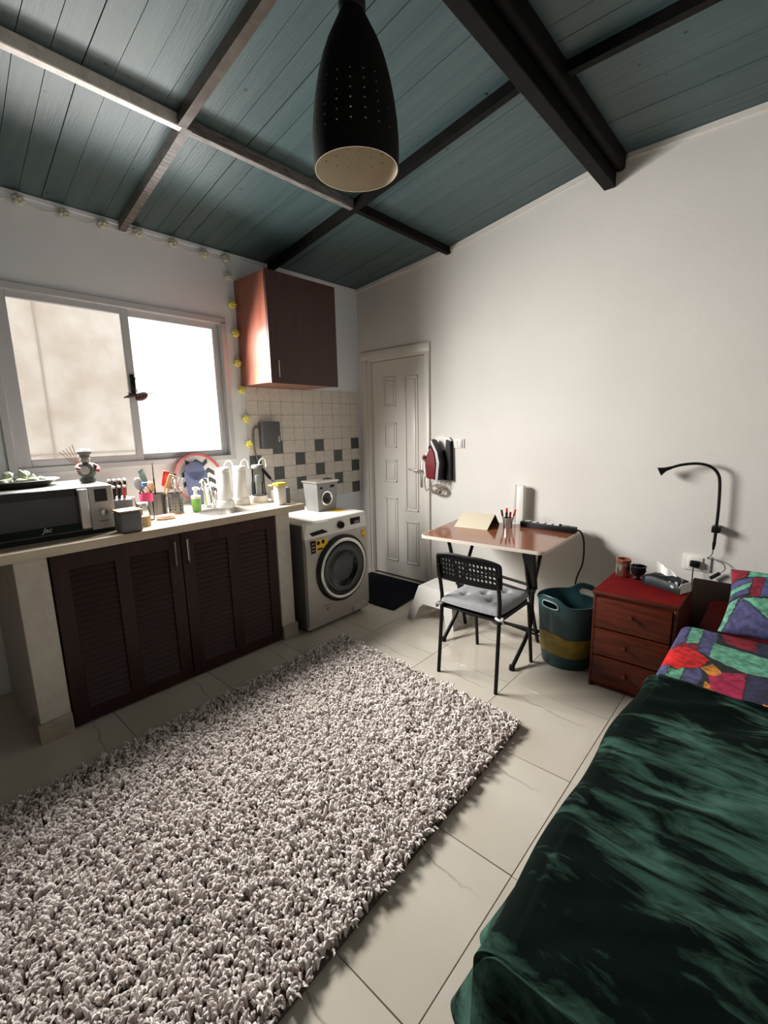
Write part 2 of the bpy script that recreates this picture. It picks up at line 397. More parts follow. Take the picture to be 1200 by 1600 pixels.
# battens running along y (under the planks)
def ybat(x, ya, yb, w_, h, m_, nm='batten'):
    z = cz(x)
    return B().box((x-w_/2, ya, z-h), (x+w_/2, yb, z+.004), .004).obj(nm, m_, ce)
ybat(1.075, YB, -2.225, .042, .052, PALE)  # one batten in three tones: pale, then grey, then black
ybat(1.075, -2.195, -1.11, .042, .052, GREYB)
ybat(1.075, -1.08, -.002, .042, .052, DARK)
# battens running along x
def xbat(yc, x0, x1, h, m_, w_=.042):
    return skew_strip(B(), yc-w_/2, yc+w_/2, x0, x1, .003, -h).obj('batten', m_, ce)
xbat(-2.21, .001, 1.10, .056, GREYB); xbat(-2.235, 1.10, 2.28, .056, mat('batten_brown', (.05, .038, .03), .35, .3, var=(.10, .085, .07), scale=10))  # grey next to the kitchen wall, brown beyond the crossing
xbat(-1.095, .001, 2.28, .056, DARK); xbat(-1.0, 2.36, XR-.002, .05, DARK); xbat(-3.3, .001, 2.28, .056, DARK)
# plaster smear beside the pale batten
b = B(); rr = random.Random(2)
for i in range(26):
    yy = -2.34-.03*i
    b.ell((1.045-rr.uniform(0, .006), yy, cz(1.03)-.004), (rr.uniform(.008, .016), .022, .006), 8)
b.obj('plaster_smear', PLAST, ce, kind='stuff')
# main beam
b = B(); b.box((2.275, YB, 2.985), (2.345, -.002, 3.19), .004); b.box((2.345, YB, 3.06), (2.40, -.002, 3.19), .02, 3)
b.obj('beam', DARK, ce)
# plaster trims under the ceiling
b = B()
for a_, c_ in zip(KX[:-1], KX[1:]):
    for s0, s1 in ([(a_, 2.27), ] if c_ == 2.28 else [(2.41, c_)] if a_ == 2.28 else [(a_, c_)]):
        b.prism([(s0, 0, cz(s0)-.032), (s1, 0, cz(s1)-.032), (s1, 0, cz(s1)-.001), (s0, 0, cz(s0)-.001)], (0, -.012, 0))
structure(b.obj('trim_1', WALL))
structure(B().box((0, YB, 2.815), (.010, -.013, 2.842), .003).obj('trim_2', WALLK))
# counter piers
def pier(name, y0, y1):
    o = structure(B().box((.002, y0, 0), (.72, y1, .9395), .004).obj(name, MASON))
    b = B().box((.60, y0-(.012 if y1 < -2 else .001), 0), (.735, y1+(.012 if y1 > -2 else .001), .105), .003); b.obj('skirting', SKIRT, o); return o
pier('wall_pier_left', -3.06, -2.927); pier('wall_pier_right', -1.607, -1.49)
# neighbouring wall outside
b = B(); b.box((-1.9, -8, -1), (-1.6, -1.56, 4.2))
nb = structure(b.obj('wall_outside', CONC))
b = B(); b.box((-1.6, -2.305, -1), (-1.592, -2.290, 4.2), .003); b.box((-1.6, -8, 1.33), (-1.594, -1.56, 1.345), .003); b.obj('form_seam', SEAM, nb)
# ------------------------------------------------------------------ window
wn = structure(B().box((-.075, WY0, WZ0), (-.002, WY1, WZ0+.001)).obj('window_1', ALU))
b = B(); fb = .042
b.box((-.075, WY0, WZ0), (.012, WY1, WZ0+fb-.006), .003); b.box((-.075, WY0, WZ1-fb), (.012, WY1, WZ1), .003)
b.box((-.075, WY0, WZ0+.03), (.012, WY0+fb, WZ1-.03), .003); b.box((-.075, WY1-fb, WZ0+.03), (.012, WY1, WZ1-.03), .003)
b.obj('frame', ALU, wn)
def sash(y0, y1, gy0, gy1, x0, x1):
    b = B(); z0, z1, g0, g1 = WZ0+fb-.008, WZ1-fb+.004, 1.368, 2.279
    b.box((x0, y0, z0), (x1, gy0, z1), .003); b.box((x0, gy1, z0), (x1, y1, z1), .003)
    b.box((x0, gy0-.002, z0), (x1, gy1+.002, g0), .003); b.box((x0, gy0-.002, g1), (x1, gy1+.002, z1), .003)
    o = b.obj('sash', ALU, wn)
    B().box(((x0+x1)/2-.002, gy0-.003, g0-.003), ((x0+x1)/2+.002, gy1+.003, g1+.003)).obj('pane', GLASS, o)
    return o
s1 = sash(-2.858, -2.148, -2.785, -2.195, -.030, -.004)
s2 = sash(-2.178, -1.492, -2.1355, -1.533, -.066, -.040)
b = B(); b.box((-.004, -2.184, 1.76), (.012, -2.160, 1.90), .004, 2); b.box((.012, -2.180, 1.80), (.030, -2.164, 1.83), .003); b.tube([(.03, -2.172, 1.815), (.034, -2.170, 1.86), (.036, -2.165, 1.875)], .006, 8)
b.obj('latch', BLACK, s1)
# bird ornament on the latch
b = B(); mt = Matrix.Rotation(R(25), 4, 'X')
b.ell((.072, -2.150, 1.752), (.018, .045, .026), 14, mt); b.tube([(.06, -2.165, 1.762), (.07, -2.215, 1.755), (.07, -2.262, 1.741)], .01, 8, rs=[.010, .012, .003])
b.prism([(.06, -2.19, 1.765), (.07, -2.235, 1.772), (.08, -2.215, 1.745)], (.004, 0, .002)); b.tube([(.072, -2.112, 1.768), (.072, -2.065, 1.786)], .002, 6)
b.tube([(.02, -2.172, 1.81), (.05, -2.172, 1.80), (.072, -2.165, 1.765)], .0025, 6)
thing(b.obj('bird_ornament', mat('maroon_wood', (.05, .012, .012), .5)), 'dark maroon bird shaped ornament hung on the window latch', 'ornament')
# ------------------------------------------------------------------ door
dr = structure(B().box((.102, .118, 0), (.858, .1195, 2.19)).obj('door_1', DOORW)); 
b = B()
for (x0, x1) in ((.047, .118), (.832, .885)): b.box((x0, -.022, 0), (x1, .004, 2.24), .005, 2)
b.box((.0455, -.0235, 2.165), (.8865, .003, 2.2415), .005, 2)
for (x0, x1) in ((.100, .150), (.822, .860)): b.box((x0, .0, 0), (x1, .10, 2.19))
b.box((.100, .0, 2.15), (.860, .10, 2.194))
b.box((.118, -.012, 0), (.146, .002, 2.165), .003); b.box((.118, -.012, 2.145), (.832, .002, 2.168), .003)
b.obj('frame', DOORW, dr)
lf = B().box((.152, .030, .008), (.820, .070, 2.146), .003).obj('leaf', DOORW, dr)
pans = [(.300, .460, 1.705, 1.99), (.300, .460, 1.312, 1.556), (.300, .460, .973, 1.196), (.300, .460, .16, .82), (.565, .725, .70, 1.98), (.565, .725, .16, .60)]
for (x0, x1, z0, z1) in pans:
    b = B(); w_ = .018
    b.box((x0, .020, z0), (x1, .031, z0+w_), .005, 2); b.box((x0, .020, z1-w_), (x1, .031, z1), .005, 2); b.box((x0, .020, z0), (x0+w_, .031, z1), .005, 2); b.box((x1-w_, .020, z0), (x1, .031, z1), .005, 2)
    b.box((x0+.03, .023, z0+.03), (x1-.03, .031, z1-.03), .006, 2); b.obj('panel', DOORW, lf)
b = B(); b.box((.748, .020, .945), (.775, .031, 1.187), .004, 2); b.cyl((.762, .022, 1.11), (.762, -.035, 1.11), .009); b.tube([(.762, -.035, 1.11), (.72, -.040, 1.112), (.655, -.036, 1.118)], .009, 10)
b.obj('handle', STEEL, lf, label='steel lever handle on a long plate')
# ------------------------------------------------------------------ worktop with sink, base cabinet
SX0, SX1, SY0, SY1 = .40, .70, -2.05, -1.74
b = B(); z0, z1 = .940, .985; X1 = .765; Y0, Y1 = -3.55, -1.383
b.box((.008, Y0, z0), (SX0, Y1, z1)); b.box((SX1, Y0, z0), (X1, Y1, z1)); b.box((SX0, Y0, z0), (SX1, SY0, z1)); b.box((SX0, SY1, z0), (SX1, Y1, z1))
thing(b.obj('worktop', WORK), 'beige stone effect kitchen worktop under the window', 'worktop')
b = B()
def sk_f(u, v):
    t = u*2*math.pi; prof_ = [(1.13, .0025), (1.06, .004), (1.0, .0015), (.97, -.01), (.93, -.10), (.85, -.115), (0.02, -.118)]
    kk = v*(len(prof_)-1); i = min(int(kk), len(prof_)-2); f_ = kk-i
    s_ = prof_[i][0]*(1-f_)+prof_[i+1][0]*f_; dz = prof_[i][1]*(1-f_)+prof_[i+1][1]*f_
    ct, st = math.cos(t), math.sin(t); e = .42
    return Vector(((SX0+SX1)/2+.147*s_*math.copysign(abs(ct)**e, ct), (SY0+SY1)/2+.152*s_*math.copysign(abs(st)**e, st), z1+dz))
b.grid(sk_f, 48, 12, True); b.cyl(((SX0+SX1)/2, (SY0+SY1)/2, z1-.118), ((SX0+SX1)/2, (SY0+SY1)/2, z1-.114), .03)
thing(b.obj('sink', STEEL), 'small stainless steel sink bowl sunk into the worktop', 'sink')
bc = root('base_cabinet', (.4, -2.27, 0), 'dark mahogany base cabinet with two louvred doors under the worktop', 'cabinet')
CY0, CY1 = -2.924, -1.610
b = B(); b.box((.03, CY0, .0), (.695, CY0+.018, .937)); b.box((.03, CY1-.018, .0), (.695, CY1, .937)); b.box((.03, CY0, .0), (.695, CY1, .02)); b.box((.03, CY0, 0), (.045, CY1, .937)); b.box((.66, CY0, .905), (.695, CY1, .937))
b.obj('carcass', MAHOG, bc)
slat_src = None; mid = (CY0+CY1)/2-.012
for di, (y0, y1) in enumerate(((CY0+.004, mid-.002), (mid+.002, CY1-.004))):
    b = B(); st = .075; zt = .93; zb = .012; cw = (y1-y0-3*st)/2
    ycs = [y0, y0+st+cw, y0+2*st+2*cw]
    for yy in ycs: b.box((.696, yy, zb), (.722, yy+st, zt), .003)
    b.box((.6965, y0+.01, zb), (.7215, y1-.01, zb+.07), .002); b.box((.6965, y0+.01, zt-.085), (.7215, y1-.01, zt), .002)
    b.box((.697, y0+.02, zb+.05), (.700, y1-.02, zt-.05))
    d_ = b.obj('door', MAHOG, bc)
    for c in range(2):
        ya = ycs[c]+st+.001; yb = ya+cw-.002
        n = 24; hgt = (zt-.085-zb-.07)/n
        for k in range(n):
            ctr = (.708, (ya+yb)/2, zb+.07+hgt*(k+.5))
            if slat_src is None:
                slat_src = B().box((-.004, -.5, -hgt*.58), (.004, .5, hgt*.58), .0012, mtx=Matrix.Rotation(R(-24), 4, 'Y')).obj('slat', MAHOG, d_, at=ctr)
                bm_fix = slat_src
                for v in slat_src.data.vertices: v.co = v.co+Vector(ctr)
                slat_src.scale = (1, yb-ya, 1)
            else: inst(slat_src, 'slat', d_, ctr, scale=(1, yb-ya, 1))
    hy = y1-.045 if di == 0 else y0+.030
    b = B(); b.tube([(.722, hy, .745), (.745, hy, .745), (.745, hy, .890), (.722, hy, .890)], .006, 8); b.obj('handle', CHROME, d_, label='chrome bar handle')
# wall cabinet
wc = root('wall_cabinet', (.2, -1.02, 1.86), 'mahogany wall cabinet with one door hung above the tiles', 'cabinet')
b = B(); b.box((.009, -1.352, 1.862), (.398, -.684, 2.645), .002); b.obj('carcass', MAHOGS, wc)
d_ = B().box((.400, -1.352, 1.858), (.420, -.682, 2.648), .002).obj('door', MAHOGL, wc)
b = B(); b.tube([(.420, -1.295, 1.90), (.443, -1.295, 1.90), (.443, -1.295, 2.02), (.420, -1.295, 2.02)], .006, 8); b.obj('handle', CHROME, d_, label='chrome bar handle')
# ------------------------------------------------------------------ washing machine
wm = root('washing_machine', (.5, -1.12, 0), 'silver front loading washing machine beside the counter', 'washing machine')
A0, A1 = -1.440, -.805
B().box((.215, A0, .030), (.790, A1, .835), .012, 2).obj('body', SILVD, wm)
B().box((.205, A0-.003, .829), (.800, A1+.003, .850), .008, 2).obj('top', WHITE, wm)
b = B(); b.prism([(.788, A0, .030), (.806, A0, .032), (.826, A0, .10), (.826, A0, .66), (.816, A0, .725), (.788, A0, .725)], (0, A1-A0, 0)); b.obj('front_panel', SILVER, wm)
cp = B(); cp.prism([(.788, A0, .727), (.817, A0, .727), (.805, A0, .845), (.788, A0, .845)], (0, A1-A0, 0)); cp = cp.obj('control_panel', WHITE, wm)
yc, zc_ = -1.095, .447
b = B(); b.lathe([(.262, -.004), (.262, .012), (.250, .018), (.236, .018), (.236, -.004)], (.826, yc, zc_), 64, 'x'); b.obj('door_surround', BLACK, wm)
dd = B(); dd.lathe([(.238, 0), (.238, .028), (.230, .034), (.214, .030), (.210, .018), (.210, 0)], (.826, yc, zc_), 64, 'x'); dd = dd.obj('door', STEEL, wm)
b = B(); b.lathe([(.211, .012), (.205, .024), (.150, .026), (.135, .018), (.09, .010), (0.001, .008)], (.826, yc, zc_), 48, 'x'); b.obj('door_glass', BLACKG, dd)
b = B(); b.lathe([(.155, .0265), (.150, .030), (.143, .0265)], (.826, yc, zc_), 48, 'x', cap=False); b.obj('bezel', mat('bezel_grey', (.05, .05, .05), .2), dd)
b = B(); b.lathe([(.030, -.004), (.030, .012), (.024, .026), (.001, .026)], (.810, -1.085, .782), 28, 'x'); b.obj('knob', BLACKG, wm)
b = B(); b.lathe([(.037, -.004), (.037, .004), (.001, .004)], (.810, -1.085, .782), 28, 'x'); b.obj('knob_ring', CHROME, wm)
B().box((.803, -.978, .762), (.8135, -.868, .815), .002).obj('display', BLACKG, wm)
B().box((.806, -.935, .768), (.8148, -.880, .79), .001).obj('display_window', GREYP, wm)
dw = B().box((.800, A0+.012, .735), (.8165, -1.205, .838), .002).obj('drawer', WHITE, wm)
b = B(); b.prism([(.816, -1.395, .772), (.816, -1.27, .782), (.816, -1.215, .752), (.816, -1.37, .745)], (.003, 0, 0)); b.obj('handle', BLACK, dw)
B().box((.8080, -1.415, .813), (.8115, -1.35, .825)).obj('maker_plate', GREYP, dw)
def stick(y0, y1, z0, z1, m_, x=.8262): return B().box((x, y0, z0), (x+.001, y1, z1))
stk = stick(-1.345, -1.235, .625, .712, STICK).obj('energy_sticker', STICK, wm)
b = B()
for (y0, z0) in ((-1.335, .672), (-1.29, .675)):
    b.lathe([(.016, 0), (.016, .0008), (.001, .0008)], (.8271, y0+.012, z0+.016), 14, 'x')
b.box((.8271, -1.335, .634), (.8279, -1.285, .648)); b.obj('print', BLACK, stk)
stk = stick(-1.395, -1.350, .618, .712, BLACK).obj('feature_sticker', BLACK, wm)
b = B()
for z0 in (.635, .66, .685): b.box((.8271, -1.385, z0), (.8277, -1.36, z0+.010))
b.obj('print', SKEW, stk)
b = B(); b.lathe([(.026, 0), (.026, .001), (.001, .001)], (.8262, -.845, .668), 20, 'x', sy=1.25); o = b.obj('warranty_sticker', STICK, wm)
B().box((.8271, -.862, .640), (.8278, -.845, .668)).obj('print', RED, o)
text('V', 'emblem', wm, (.8268, -1.262, .158), FX, .045, BLACK)
b = B(); b.box((.8258, -1.30, .186), (.8266, -1.224, .189)); b.obj('emblem_line', BLACK, wm)
B().box((.818, -.985, .050), (.827, -.845, .105), .003).obj('filter_flap', SILVER, wm)
for yy in (A0+.05, A1-.05):
    for xx in (.27, .74): B().cyl((xx, yy, 0), (xx, yy, .032), .022).obj('foot', BLACK, wm)
b = B(); b.box((.56, -.985, .8502), (.665, -.865, .8512)); o = b.obj('top_sticker', STICK, wm)
# washer-shaped powder tin
pt = root('powder_tin', (.47, -.975, .85), 'silver tin shaped like a small washing machine on the washer', 'tin')
b = B(); h0, h1 = .8512, 1.085
def frus(b, z0, z1, w0, w1, d0, d1, c=(.47, -.975)):
    P = [Vector((c[0]+sx*d/2, c[1]+sy*w_/2, z)) for z, w_, d in ((z0, w0, d0), (z1, w1, d1)) for sx, sy in ((-1, -1), (1, -1), (1, 1), (-1, 1))]
    V = b._new(P)
    for q in ((3, 2, 1, 0), (4, 5, 6, 7), (0, 1, 5, 4), (1, 2, 6, 5), (2, 3, 7, 6), (3, 0, 4, 7)): b.bm.faces.new([V[i] for i in q])
    return b
TINS = mat('tin_silver', (.25, .25, .24), .4, .3)
frus(b, h0, h1, .190, .222, .15, .175).obj('body', TINS, pt)
frus(B(), 1.085, 1.098, .238, .238, .19, .19).obj('lid', STEEL, pt)
fx = .552
b = B(); b.lathe([(.060, -.012), (.060, .006), (.048, .008), (.044, .002), (.044, -.012)], (fx, -.985, .955), 32, 'x'); b.obj('door_ring', CHROME, pt)
b = B(); b.lathe([(.045, -.012), (.045, .003), (.02, .006), (.001, .006)], (fx, -.985, .955), 24, 'x'); b.obj('door_glass', BLACKG, pt)
b = B(); b.box((.545, -.945, 1.04), (.5585, -.90, 1.06)); b.box((.545, -1.055, 1.035), (.5575, -1.025, 1.05)); b.obj('print', BLACK, pt)
b = B(); b.prism([(.45, -.93, 1.0985), (.50, -.87, 1.0985), (.42, -.86, 1.0985)], (0, 0, .006)); b.obj('opened_flap', BLACK, pt)
# ------------------------------------------------------------------ microwave and things on it
mw = root('microwave_oven', (.38, -2.86, .985), 'black and steel microwave oven on the left end of the worktop', 'microwave')
M0, M1, MZ0, MZ1 = -3.16, -2.565, 1.005, 1.243
B().box((.13, M0, MZ0), (.575, M1, MZ1), .008, 2).obj('body', STEEL, mw)
dr_ = B().box((.576, M0, MZ0), (.598, -2.685, MZ1-.004), .003).obj('door', BLACKG, mw)
B().box((.5975, -3.09, 1.055), (.5995, -2.735, 1.20), .001).obj('window', mat('microwave_window', (.055, .055, .055), .25), dr_)
b = B(); b.box((.598, -2.738, 1.020), (.628, -2.690, 1.232), .008, 3); b.obj('handle', STEEL, dr_)
B().box((.576, -2.684, MZ0), (.600, M1, MZ1-.004), .003).obj('control_panel', SILVER, mw)
B().box((.5995, -2.655, 1.155), (.602, -2.595, 1.222), .001).obj('display', BLACKG, mw)
b = B(); b.lathe([(.021, -.003), (.021, .012), (.017, .020), (.001, .020)], (.600, -2.622, 1.096), 24, 'x'); b.obj('knob', CHROME, mw)
B().box((.5995, -2.645, 1.045), (.6008, -2.60, 1.051)).obj('button_strip', GREYP, mw)
text('Jac', 'emblem', mw, (.5995, -2.885, 1.040), FX, .034, PAPER, .4)
B().box((.10, M0, .9852), (.600, -2.57, MZ0+.002), .003).obj('base', BLACK, mw)
# tray with figs
b = B(); tc_ = (.30, -2.93, 1.2435)
b.lathe([(.01, .0), (.125, .0), (.165, .030), (.175, .034), (.170, .038), (.122, .008), (.01, .008)], tc_, 36, sx=.85, sy=1.15)
thing(b.obj('tray', mat('tray_dark', (.04, .035, .03), .4)), 'dark oval tray of green figs on top of the microwave', 'tray')
fg = random.Random(11); figm = None; spots = [(.30, -2.90, 0), (.36, -2.86, 0), (.26, -2.84, 0), (.34, -2.97, 0), (.25, -2.95, 0), (.29, -3.02, 0), (.37, -2.92, 0), (.32, -2.82, 0), (.29, -2.88, .033), (.34, -2.90, .034), (.28, -2.95, .033), (.38, -2.99, 0)]
for i, (x, y_, dz) in enumerate(spots):
    if figm is None:
        bb = B(); bb.lathe([(.001, -.022), (.016, -.018), (.023, -.004), (.019, .010), (.009, .022), (.004, .032), (.001, .034)], (0, 0, 0), 12); o = bb.obj('fig', FIG); figm = o
    else: o = inst(figm, 'fig', None, (0, 0, 0))
    o.location = (x, y_, 1.2445+.008+.021+dz); o.rotation_euler = (fg.uniform(-1.3, 1.3), fg.uniform(-1.3, 1.3), 0)
    thing(o, 'pale green fig lying in the dark tray on the microwave', 'fruit', 'figs in the tray')
# figurine
fgn = root('chef_figurine', (.38, -2.615, 1.2435), 'squat ceramic chef figurine with a hat carrying sticks on the microwave', 'figurine')
fc = Vector((.38, -2.615, 1.2435))
b = B(); b.lathe([(.038, 0), (.042, .012), (.036, .03), (.045, .05), (.047, .075), (.036, .10), (.024, .112), (.001, .114)], fc, 24); b.obj('body', CERD, fgn)
b = B(); b.ell(fc+Vector((0, 0, .128)), (.026, .026, .026)); b.ell(fc+Vector((.026, 0, .125)), (.006, .006, .006), 8); b.obj('head', CERB, fgn)
b = B(); b.lathe([(.027, 0), (.028, .016), (.036, .024), (.038, .034), (.026, .046), (.001, .048)], fc+Vector((0, 0, .140)), 20); b.obj('hat', mat('hat_grey', (.16, .15, .14), .5), fgn)
b = B(); b.tube([fc+Vector((0, .03, .10)), fc+Vector((.02, .052, .082)), fc+Vector((.04, .045, .065))], .011, 8, 4); b.tube([fc+Vector((0, -.03, .10)), fc+Vector((.02, -.048, .085)), fc+Vector((.045, -.03, .075))], .011, 8, 4); b.obj('arm', CERR, fgn)
b = B(); b.lathe([(.001, 0), (.022, .002), (.024, .008), (.001, .010)], fc+Vector((.046, -.022, .072)), 16, 'x'); b.obj('plate', CERB, fgn)
for k in range(5):
    b = B(); b.tube([fc+Vector((-.025, -.020-.004*k, .09)), fc+Vector((-.03, -.045-.016*k, .212-.009*k))], .002, 6); b.obj('stick', SKEW, fgn)
# ------------------------------------------------------------------ things on the worktop
Zt = .9853
kb = root('knife_block', (.47, -2.50, Zt), 'dark slanted knife block behind the grey canister', 'knife block')
kc = Vector((.46, -2.50, Zt)); mt = Matrix.Translation(kc) @ Matrix.Rotation(R(10), 4, 'Y')
B().box((-.05, -.055, .008), (.05, .055, .165), .006, 2, mt).obj('body', GREYP, kb)
B().box((-.055, -.057, .0), (.058, .057, .012), .003, mtx=Matrix.Translation(kc)).obj('foot', GREYP, kb)
kn = [(-.025, -.040), (-.025, -.013), (-.025, .014), (-.020, .040), (.025, -.036), (.025, -.008), (.025, .020)]
nm = ['back row of the block, nearest the microwave', 'back row of the block, second from the microwave', 'back row of the block, third from the microwave', 'back row of the block, nearest the bottle', 'front row of the block, nearest the microwave', 'middle of the front row of the block', 'front row of the block, nearest the bottle']
for i, (dx, dy) in enumerate(kn):
    t = root('kitchen_knife', mt @ Vector((dx, dy, .166)), 'dark handled knife in the '+nm[i], 'knife', 'knives in the block')
    top = .095 if dx < 0 else .07
    b = B(); b.box((dx-.010, dy-.007, .168), (dx+.010, dy+.007, .168+top), .005, 2, mt); b.obj('grip', RED if i == 6 else BLACK, t)
    b = B(); b.box((dx-.011, dy-.008, .168+top-.006), (dx+.011, dy+.008, .168+top+.008), .005, 2, mt); b.obj('pommel', STEEL, t)
    b = B(); b.box((dx-.012, dy-.0012, .150), (dx+.012, dy+.0012, .170), mtx=mt); b.obj('blade', STEEL, t)
# grey canister with wooden lid
gc = root('storage_box', (.69, -2.535, Zt), 'dark grey square canister with a wooden rimmed lid by the microwave', 'box')
B().box((.635, -2.590, Zt), (.745, -2.480, Zt+.112), .012, 3).obj('body', GREYP, gc)
b = B(); b.box((.630, -2.595, Zt+.1125), (.750, -2.475, Zt+.122), .004, 2); b.obj('lid', WOODL, gc)
b = B(); b.box((.648, -2.577, Zt+.1222), (.732, -2.493, Zt+.124), .001); b.obj('lid_inlay', GREYP, gc)
# glass jar of seeds
def jar(c, r, h, fill, fm, label, name='glass_jar', lid=None):
    t = root(name, c, label, 'jar'); c = Vector(c)
    b = B(); b.lathe([(r*.9, 0), (r, .008), (r, h*.75), (r*.75, h*.9), (r*.75, h)], c, 24); b.obj('glass', CLEAR, t)
    b = B(); b.lathe([(r*.88, .006), (r*.93, .012), (r*.93, fill), (.001, fill+.004)], c, 24); b.obj('contents', fm, t)
    if lid: b = B(); b.lathe([(r*.82, 0), (r*.82, .016), (r*.7, .02), (.001, .02)], c+Vector((0, 0, h)), 24); b.obj('lid', lid, t)
    return t
jar((.60, -2.42, Zt), .036, .115, .055, mat('seeds', (.55, .36, .16), .7, var=(.65, .48, .26), scale=120), 'small glass jar of tan seeds in front of the water bottle', lid=STEEL)
jar((.44, -2.425, Zt), .032, .135, .07, mat('spice_brown', (.25, .13, .07), .7), 'glass jar of brown spice between knife block and water bottle', lid=STEEL)
# bottle
wbt = root('water_bottle', (.44, -2.335, Zt), 'clear plastic water bottle with pink label and blue cap', 'bottle'); c = Vector((.44, -2.335, Zt))
b = B(); b.lathe([(.034, 0), (.037, .01), (.037, .16), (.034, .175), (.016, .205), (.014, .215)], c, 24); b.obj('body', CLEAR, wbt)
b = B(); b.lathe([(.0378, .115), (.0378, .165)], c, 24, cap=False); b.obj('label', PINK, wbt)
b = B(); b.lathe([(.0164, .208), (.0164, .232), (.001, .233)], c, 18); b.obj('cap', BLUE, wbt)
b = B(); b.lathe([(.001, 0), (.052, .001), (.060, .012), (.052, .024), (.001, .028)], (.50, -2.255, Zt), 24, sx=.75, sy=1.0)
thing(b.obj('spoon_rest', mat('spoon_rest_tan', (.62, .46, .33), .5)), 'tan oval spoon rest on the worktop before the utensil pots', 'spoon rest')
POTS = mat('pot_steel_dark', (.17, .17, .17), .38, .85)
# utensil pots
def pot(c, r, h, label, name, hole=False):
    t = root(name, c, label, 'utensil holder'); c = Vector(c)
    b = B()
    if hole:
        b.holegrid(lambda u, v: c+Vector((r*math.cos(2*math.pi*u), r*math.sin(2*math.pi*u), .002+v*h)), 18, 7, lambda i, j: 0 < j < 6 and (i+j) % 1 == 0 and i % 2 == 0, .30)
        b.cyl(c+Vector((0, 0, .001)), c+Vector((0, 0, .003)), r)
        b.obj('body', POTS, t, 60, fixn=False)
        B().lathe([(r+.002, 0), (r+.002, .012), (.001, .012)], c, 24).obj('base', SKEW, t)
    else:
        b.lathe([(r, 0), (r, h), (r-.003, h), (r-.003, .004)], c, 28); b.obj('body', POTS, t)
    return t
pot((.27, -2.205, Zt), .058, .135, 'plain steel pot holding spatulas and spoons beneath the window', 'utensil_pot')
pot((.36, -2.125, Zt), .046, .135, 'perforated steel pot holding cutlery beside the plain pot', 'utensil_pot', True)
def utensil(name, base, tip, kind, m1, m2, label, cat='utensil'):
    base, tip = Vector(base), Vector(tip); d = (tip-base); t = root(name, base, label, cat)
    b = B(); b.tube([base, base+d*.7], .005, 8); b.obj('handle', m1, t)
    q = d.to_track_quat('Z', 'Y').to_matrix().to_4x4(); b = B(); L = d.length*.30; cc = base+d*.84
    if kind == 'spoon': b.ell(cc, (.010, .030, L*.62), 14, q)
    elif kind == 'slot':
        for k in range(3): b.box((-.003, -.030+.023*k, -L*.55), (.003, -.014+.023*k, L*.6), .002, 1, Matrix.Translation(cc) @ q)
        b.box((-.003, -.030, L*.5), (.003, .032, L*.68), .002, 1, Matrix.Translation(cc) @ q); b.box((-.003, -.030, -L*.65), (.003, .032, -L*.48), .002, 1, Matrix.Translation(cc) @ q)
    elif kind == 'fork':
        for k in range(2): b.box((-.003, -.02+.026*k, -L*.5), (.003, -.010+.026*k, L*.6), .002, 1, Matrix.Translation(cc) @ q)
        b.box((-.003, -.02, -L*.62), (.003, .016, -L*.45), .002, 1, Matrix.Translation(cc) @ q)
    else: b.box((-.004, -.024, -L*.62), (.004, .024, L*.62), .004, 2, Matrix.Translation(cc) @ q)
    b.obj('head', m2, t); return t
zz = Zt+.008
utensil('ladle', (.27, -2.235, zz), (.22, -2.30, Zt+.24), 'spoon', BLACK, GREYP, 'grey ladle leaning left from the plain steel pot')
utensil('slotted_turner', (.25, -2.215, zz), (.14, -2.235, Zt+.275), 'slot', BLACK, mat('turner_green', (.03, .05, .04), .5), 'dark green slotted turner at the back of the plain pot')
utensil('serving_fork', (.24, -2.20, zz), (.18, -2.175, Zt+.325), 'fork', BLACK, BLACK, 'tall black two pronged fork in the plain pot')
utensil('wooden_spoon', (.285, -2.225, zz), (.27, -2.245, Zt+.215), 'spoon', WOODL, WOODL, 'wooden spoon standing in the plain steel pot')
utensil('red_spatula', (.295, -2.19, zz), (.29, -2.135, Zt+.27), 'flat', WOODL, RED, 'red silicone spatula with wooden handle in the plain pot')
utensil('wooden_spatula', (.30, -2.20, zz), (.33, -2.115, Zt+.245), 'flat', WOODL, WOODL, 'light wooden spatula leaning beside the red one')
utensil('kitchen_spoon', (.355, -2.135, zz+.012), (.33, -2.105, Zt+.235), 'spoon', STEEL, STEEL, 'steel spoon standing in the perforated pot', 'cutlery')
utensil('kitchen_fork', (.365, -2.115, zz+.012), (.36, -2.075, Zt+.225), 'fork', STEEL, STEEL, 'steel fork standing in the perforated pot', 'cutlery')
utensil('pastry_brush', (.345, -2.125, zz+.012), (.29, -2.08, Zt+.25), 'flat', GREYP, BLACK, 'black pastry brush behind the cutlery in the perforated pot')
b = B(); b.lathe([(.001, -.006), (.065, -.006), (.068, 0), (.065, .006), (.001, .006)], (0, 0, 0), 32, 'x'); b.box((-.006, -.02, -.16), (.006, .02, -.06), .004, 2)
b.xf(Matrix.Translation((.115, -2.40, Zt+.165)) @ Matrix.Rotation(R(-12), 4, 'Y')); thing(b.obj('cutting_board', mat('board_brown', (.07, .04, .04), .5)), 'round dark brown board with handle leaning on the wall behind the bottle', 'cutting board')
